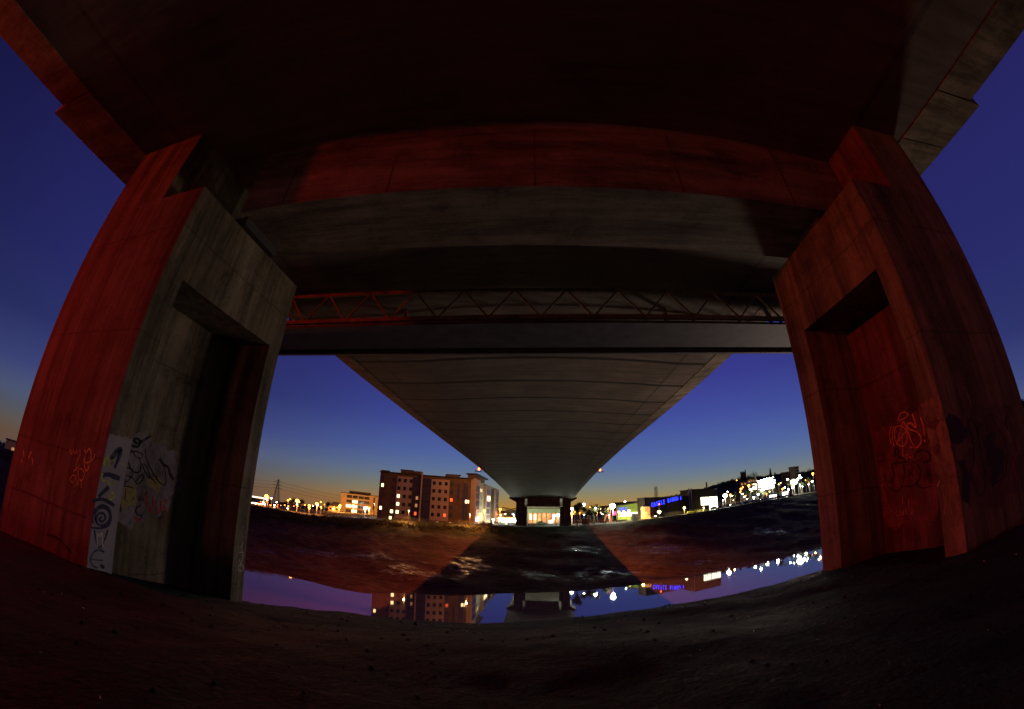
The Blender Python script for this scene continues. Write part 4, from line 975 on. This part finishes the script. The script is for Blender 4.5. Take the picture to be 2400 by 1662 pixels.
LMP=[ # px,py,D,kind,size,power,label
(624.5,1162,158,'o',.55,9000,'tall orange lamp at the end of the white canopy'),(628.6,1165.5,160,'o',.35,0,'orange lamp just right of the tall canopy lamp'),(636,1168,170,'w',.32,0,'small white lamp left of the pylon foot'),
(648.5,1177,165,'b',.25,0,'faint bluish lamp right of the pylon foot'),(675,1173,165,'o',.40,0,'left lamp of the orange pair right of the pylon'),(680,1170,175,'o',.36,0,'right upper lamp of the orange pair right of the pylon'),
(696.5,1173.6,150,'o',.62,9000,'largest orange lamp above the scrub'),(700,1176.5,152,'o',.5,0,'orange lamp overlapping the largest one'),(696,1183,152,'y',.32,0,'yellow lamp just below the largest orange one'),
(725,1185,146,'o',.42,3500,'upper lamp of the low orange pair in the scrub'),(725,1191.5,145,'o',.42,0,'lower lamp of the low orange pair in the scrub'),
(742.6,1180.7,150,'o',.5,6000,'orange lamp on a post left of the pitched roof house'),(752,1177,180,'o',.33,0,'small high orange lamp left of the house'),(752,1188.6,160,'o',.4,0,'low orange lamp left of the house'),
(797,1185,235,'o',.6,40000,'orange lamp between the house and the office block'),(828.5,1184,255,'o',.5,40000,'orange lamp in front of the middle of the office block'),
(856,1191,150,'b',.5,3000,'white star lamp before the office block'),(865,1190.5,240,'o',.6,40000,'orange lamp right of the white star lamp'),
(643,1189,160,'y',.28,0,'low yellow light in the filling station'),(606,1182,160,'o',.35,0,'reddish light under the canopy'),(620.5,1182,160,'w',.28,0,'white light under the canopy'),(650,1187.5,160,'r',.25,0,'red light right of the filling station'),(673.6,1192,150,'w',.25,0,'low white light in the scrub below the orange pair'),
(599,1180,165,'w',.25,0,'small white light at the foot of the left pier edge'),(611,1176,165,'r',.25,0,'small red light under the canopy'),
(1172.4,1193.7,200,'o',.5,5000,'orange star lamp above the glowing shops'),(1135,1197,158,'o',.45,6000,'orange lamp on the cream end wing'),(1156,1217.6,165,'w',.38,3000,'white lamp at the foot of the end wing'),
(1173,1207,180,'y',.35,2000,'left lamp of the cluster before the shops'),(1184.4,1204.8,185,'y',.35,0,'middle lamp of the cluster before the shops'),(1204.5,1207,185,'w',.33,2000,'white lamp at the left leg of the far pier'),(1185.6,1219,175,'w',.7,5000,'glaring white light low before the shops'),(1208,1221,176,'w',.4,0,'low white light beside the left leg of the far pier'),
(1341,1192.8,166,'w',.55,3000,'white star lamp right of the far pier'),(1340,1204.6,165,'o',.6,3000,'orange star lamp below the white one at the far pier'),(1298.4,1208,163,'w',.55,1100,'left of the two glaring lamps in the far pier opening'),(1308,1207,163,'w',.65,1900,'right of the two glaring lamps in the far pier opening'),
(1369,1182,170,'w',.4,3000,'white lamp above the bare tree beside the far pier'),(1360,1185,220,'o',.4,0,'small orange lamp behind the bare tree'),(1383,1189,220,'o',.4,0,'orange lamp between the white lamp and the twin lamps'),(1396.5,1191,160,'w',.4,5000,'left head of the twin white lamps'),(1401,1193,160,'w',.4,0,'right head of the twin white lamps'),
(1436,1186,160,'w',1.0,9000,'brightest white star lamp left of the green building'),(1424.8,1194.5,200,'o',.4,0,'orange lamp left of the brightest white one'),(1465,1175.8,190,'w',.45,0,'white lamp above the roof of the green building'),(1428,1207,170,'y',.4,2000,'yellow light at the red sculpture'),
(1450.5,1200,179,'y',.4,4200,'left of the three yellow wall lamps on the green building'),(1461.6,1199.4,177,'y',.4,4200,'middle of the three yellow wall lamps on the green building'),(1474,1197,175,'y',.5,6500,'right of the three yellow wall lamps on the green building'),
(1505,1194,175,'o',.45,3500,'orange lamp in the glazed foyer'),(1545,1182,170,'r',.35,0,'red light on a post before the bingo letters'),(1545,1200,176,'y',.7,6000,'yellow white wall lamp below the bingo letters'),(1604,1190.4,186,'y',.5,4000,'yellow star lamp at the right part of the bingo hall'),
(1649.4,1190,203,'y',.4,2500,'yellow lamp at the door beside the glowing windows'),(1700,1161.6,228,'w',1.1,22000,'huge white floodlight right of the glazed building'),(1711.7,1159.5,240,'o',.45,5000,'orange lamp right of the huge floodlight'),(1716,1162,250,'w',.35,0,'small white lamp right of the orange one'),
(1694.5,1173,235,'b',.3,0,'small bluish light under the huge floodlight'),(1726.7,1126,420,'o',.6,0,'small orange lamp below the ridge'),(1736.7,1146,280,'o',.65,6000,'lower lamp of the orange pair at mid hill'),(1741,1142,285,'o',.55,0,'upper lamp of the orange pair at mid hill'),(1735,1154.5,280,'o',.4,0,'orange lamp under the pair at mid hill'),
(1755,1138,300,'o',.75,20000,'large orange star lamp below the orange building'),(1759,1147,262,'w',.75,9000,'white star lamp over the green lit tree'),(1787.5,1149,262,'w',.9,14000,'white star lamp below the glowing car park'),(1777,1159,265,'w',.6,0,'white oval lamp between two star lamps'),
(1744.6,1164.5,255,'b',.35,0,'small bluish lamp over the parked cars'),(1766.8,1166,255,'w',.45,4000,'round white lamp over the parked cars'),(1751,1169.5,250,'w',.35,0,'low white lamp over the parked cars'),
(1860.6,1130,285,'w',1.9,26000,'glaring cluster of white floodlights near the right pier'),(1865,1127,290,'w',1.2,0,'second head of the glaring white cluster'),(1857.7,1143,285,'w',.85,0,'white light just below the glaring cluster'),(1845.5,1123.7,300,'w',.6,0,'white lamp left of the glaring cluster'),
(1874,1115,320,'w',.6,0,'topmost white lamp above the glaring cluster'),(1877.7,1120,320,'w',.55,0,'white lamp right of the topmost one'),(1871,1121.6,320,'w',.5,0,'white lamp just above the glaring cluster'),(1905,1110,330,'o',.7,8000,'orange star lamp beside the right pier'),(1896,1130,310,'o',.5,5000,'orange lamp above the long wall'),(1834,1146,290,'o',.45,5000,'orange lamp left of the larger shelter'),(1875.6,1137,300,'w',.5,4000,'white lamp right of the glaring cluster'),(1811,1139,285,'w',1.0,8000,'greenish white glare under the car park'),
(2396,990,120,'y',.4,900,'yellow star lamp at the right edge of the picture')]
rl=random.Random(21)
spots=['between the canopy and the pylon','below the pylon','right of the pylon','left of the largest orange lamp','right of the largest orange lamp','before the pitched roof house','at the office block']
for i in range(22):
    px=605+i*9.2+rl.uniform(-3,3); py=1174+ (px-600)*.068+rl.uniform(-4,9); kd=rl.choice('oooowr')
    LMP.append((px,py,rl.uniform(150,240),kd,rl.uniform(.2,.36),0,'tiny %s light %s, %s from the left pier'%({'o':'orange','w':'white','r':'red'}[kd],spots[min(6,i//4)],desc[i])))
for i in range(26):
    px=1700+i*8.2+rl.uniform(-3,3); py=1166-(px-1700)*.145+rl.uniform(-20,10); kd=rl.choice('ooowwy')
    LMP.append((px,py,rl.uniform(250,360),kd,rl.uniform(.35,.6),2500 if i%3==0 else 0,'small %s light on the hillside, %s rightwards from the huge floodlight'%({'o':'orange','w':'white','y':'yellow'}[kd],desc[i])))
for i in range(9):
    px=1346+i*10.5+rl.uniform(-3,3); kd=rl.choice('oow')
    LMP.append((px,1196+rl.uniform(-6,14),rl.uniform(190,260),kd,rl.uniform(.25,.38),1500 if kd=='o' else 0,'small %s light among the bare trees, %s from the far pier'%({'o':'orange','w':'white'}[kd],desc[i])))
for px,py,D,kd,s,pw,lab in LMP: lamp(px,py,D,kd,s,lab,pw,post=not('head of' in lab or 'overlapping' in lab or 'cluster of' in lab and 0))
# row of car park deck lamps
for i in range(11):
    px=1776+i*3.6; py=1128-i*.9+(.8 if i%2 else -.8); lamp(px,py,398,'w',.55,'%s small white lamp on top of the glowing car park, counted from its left'%desc[i],0)
# unlit posts before the block
for px,py,D,lab in ((959,1196,131,'pale tall post before the blue glazed bay'),(1102,1204,131,'pale post at the right corner of the block'),(878,1180,170,'dark curved lamp post left of the big block')):
    p=at(px,py,D); g_=ground_under(p)-.5; t=thing('lamp_post',(p.x,p.y,g_),lab,'lamp post'); h=p.z-g_
    MB().tube((0,0,0),(0,0,h),.12,.08,6).build('post','post' if 'pale' in lab else 'dark_metal',t); MB().box(-.5,.1,-.1,.1,h-.02,h+.08).build('lamp_head','dark_metal',t); MB().box(-.45,.05,-.08,.08,h-.06,h-.03).build('lamp_glass','head_y',t)
    point('lamp_light',(-.2,-.1,h-.2),6000,(1,.42,.12),.15,t,spot=165)
# street lamps of the road on the bridge itself (stand on the deck, light both banks)
for i,y in enumerate((-12,22,56,90,124)):
    for s,x,lab in ((-1,-10.4,'left'),(1,8.6,'right')):
        z0=9.95+dz(y); t=thing('bridge_lamp',(x+dx(y),y,z0),'sodium street lamp on the %s verge of the bridge road, %s along'%(lab,desc[i]),'street lamp',0,'street lamps on the bridge road')
        b=MB(); b.tube((0,0,0),(0,0,8.2),.1,.06,6); b.tube((0,0,8.2),(-s*1.2,0,8.5),.05,.05,5); b.build('post','post',t)
        MB().ball((-s*1.2,0,8.4),.22,8).build('lamp_head','head_o',t)
        if y>0: point('lamp_light',(-s*1.2,0,8.1),((19000 if y<100 else 9500) if s<0 else (11000 if y<60 else 36000 if y<100 else 22000)),((1,.13,.012) if s<0 else (1,.2,.03)),.12,t,spot=144)
        if y==124 and s<0: point('lamp_light',(1.3,0,8.1),17000,(1,.36,.10),.12,t)
# sodium road lamp behind left; the others are added fill lamps out of view
for x,y,h,pw,cl,lab in ((-34,-7,9.7,12000,(1,.028,0),'sodium street lamp on the riverside road behind and left of the bridge'),(27,-3,6.0,330,(1,.42,.14),'added fill lamp on a post right of the bridge'),(20.5,24,12.6,3700,(1,.75,.60),'added warm fill lamp on a tall post, hidden behind the right pier'),(-2,-13,1.3,480,(1,.2,.18),'added low fill light under the bridge behind the camera')):
    z0=nz(x,y); t=thing('street_lamp',(x,y,z0),lab,'street lamp',0,'street lamps on the near bank'); b=MB(); b.tube((0,0,0),(0,0,h),.1,.06,6); b.tube((0,0,h),(0,1.2,h+.2),.05,.05,5); b.build('post','post',t)
    MB().ball((0,1.2,h+.15),.2,8).build('lamp_head','head_o',t); point('lamp_light',(0,1.4,h-.1),pw,cl,1.6 if y>20 else .5,t)

# things at the picture's edges
t,w_,h_=simple_block('house','dark gabled house on the far bank at the left edge of the picture','house',-20,22,200,1026,-9,10,'render_cream')
window(None,t,w_*.5,2.5,1.2,1.4,'litdim')
p=at(2412,990,150); t=thing('riverside_building',(p.x,p.y,ground_under(p)),'pale lit block at the right edge of the picture','building',R(-60))
MB().box(-6,6,0,10,0,at(2400,956,150).z-ground_under(p)).build('wall','render_pale',t)
for q in range(3): window(None,t,-5+q*2.4,6+0*q,1.6,1.8,'curtain')

# ------------------------------------------------------------------ sky
w=bpy.data.worlds.new('World'); sc.world=w; w.use_nodes=True; nt=w.node_tree; nn=nt.nodes; L=nt.links
bg=nn['Background']; tc=nn.new('ShaderNodeTexCoord'); nv=nn.new('ShaderNodeVectorMath'); nv.operation='NORMALIZE'; L.new(tc.outputs['Generated'],nv.inputs[0])
sp=nn.new('ShaderNodeSeparateXYZ'); L.new(nv.outputs[0],sp.inputs[0])
def ramp(stops,src):
    r=nn.new('ShaderNodeValToRGB'); e=r.color_ramp.elements
    while len(e)<len(stops): e.new(.5)
    for q,(p_,c) in zip(e,stops): q.position=p_; q.color=(*c,1)
    L.new(src,r.inputs[0]); return r.outputs[0]
def lin(r,g,b): return tuple((c/255/12.92 if c<=10 else ((c/255+.055)/1.055)**2.4) for c in (r,g,b))
core=ramp([(0,lin(180,124,48)),(.015,lin(172,130,64)),(.04,lin(142,132,98)),(.07,lin(112,124,132)),(.1,lin(92,113,152)),(.14,lin(79,100,160)),(.21,lin(66,79,155)),(.3,lin(56,59,140)),(.5,lin(46,44,120)),(1,lin(30,24,78))],sp.outputs[2])
side=ramp([(0,lin(104,82,68)),(.02,lin(98,88,82)),(.045,lin(86,89,101)),(.08,lin(80,90,122)),(.13,lin(62,71,124)),(.22,lin(45,51,106)),(.35,lin(40,43,104)),(.55,lin(37,37,98)),(.8,lin(38,29,90)),(1,lin(28,22,72))],sp.outputs[2])
dt=nn.new('ShaderNodeVectorMath'); dt.operation='DOT_PRODUCT'; L.new(nv.outputs[0],dt.inputs[0]); dt.inputs[1].default_value=(sin(R(12)),cos(R(12)),0)
mr=nn.new('ShaderNodeMapRange'); mr.interpolation_type='SMOOTHSTEP'; mr.inputs[1].default_value=.55; mr.inputs[2].default_value=.985; L.new(dt.outputs['Value'],mr.inputs[0])
mx=nn.new('ShaderNodeMix'); mx.data_type='RGBA'; L.new(mr.outputs[0],mx.inputs[0]); L.new(side,mx.inputs[6]); L.new(core,mx.inputs[7])
sk=nn.new('ShaderNodeTexSky'); sk.sky_type='NISHITA'; sk.sun_disc=False; sk.sun_elevation=R(-6); sk.sun_rotation=R(12)
ad=nn.new('ShaderNodeMix'); ad.data_type='RGBA'; ad.blend_type='ADD'; ad.inputs[0].default_value=.05; L.new(mx.outputs[2],ad.inputs[6]); L.new(sk.outputs[0],ad.inputs[7])
d2=nn.new('ShaderNodeMapRange'); d2.interpolation_type='SMOOTHSTEP'; d2.inputs[1].default_value=-.45; d2.inputs[2].default_value=.35; d2.inputs[3].default_value=.3; d2.inputs[4].default_value=1
L.new(dt.outputs['Value'],d2.inputs[0]); sc2=nn.new('ShaderNodeVectorMath'); sc2.operation='SCALE'; L.new(ad.outputs[2],sc2.inputs[0]); L.new(d2.outputs[0],sc2.inputs['Scale']); L.new(sc2.outputs[0],bg.inputs[0]); bg.inputs[1].default_value=1.0

# ------------------------------------------------------------------ render settings
sc.render.engine='CYCLES'; cy=sc.cycles
cy.use_denoising=True; cy.denoiser='OPENIMAGEDENOISE'; cy.sample_clamp_indirect=4; cy.sample_clamp_direct=0
cy.max_bounces=6; cy.diffuse_bounces=3; cy.glossy_bounces=3; cy.transmission_bounces=2; cy.use_light_tree=True; cy.caustics_reflective=False; cy.caustics_refractive=False
cy.blur_glossy=.5
vs=sc.view_settings; vs.view_transform='Standard'; vs.look='None'; vs.exposure=0; vs.gamma=1; vs.use_curve_mapping=False
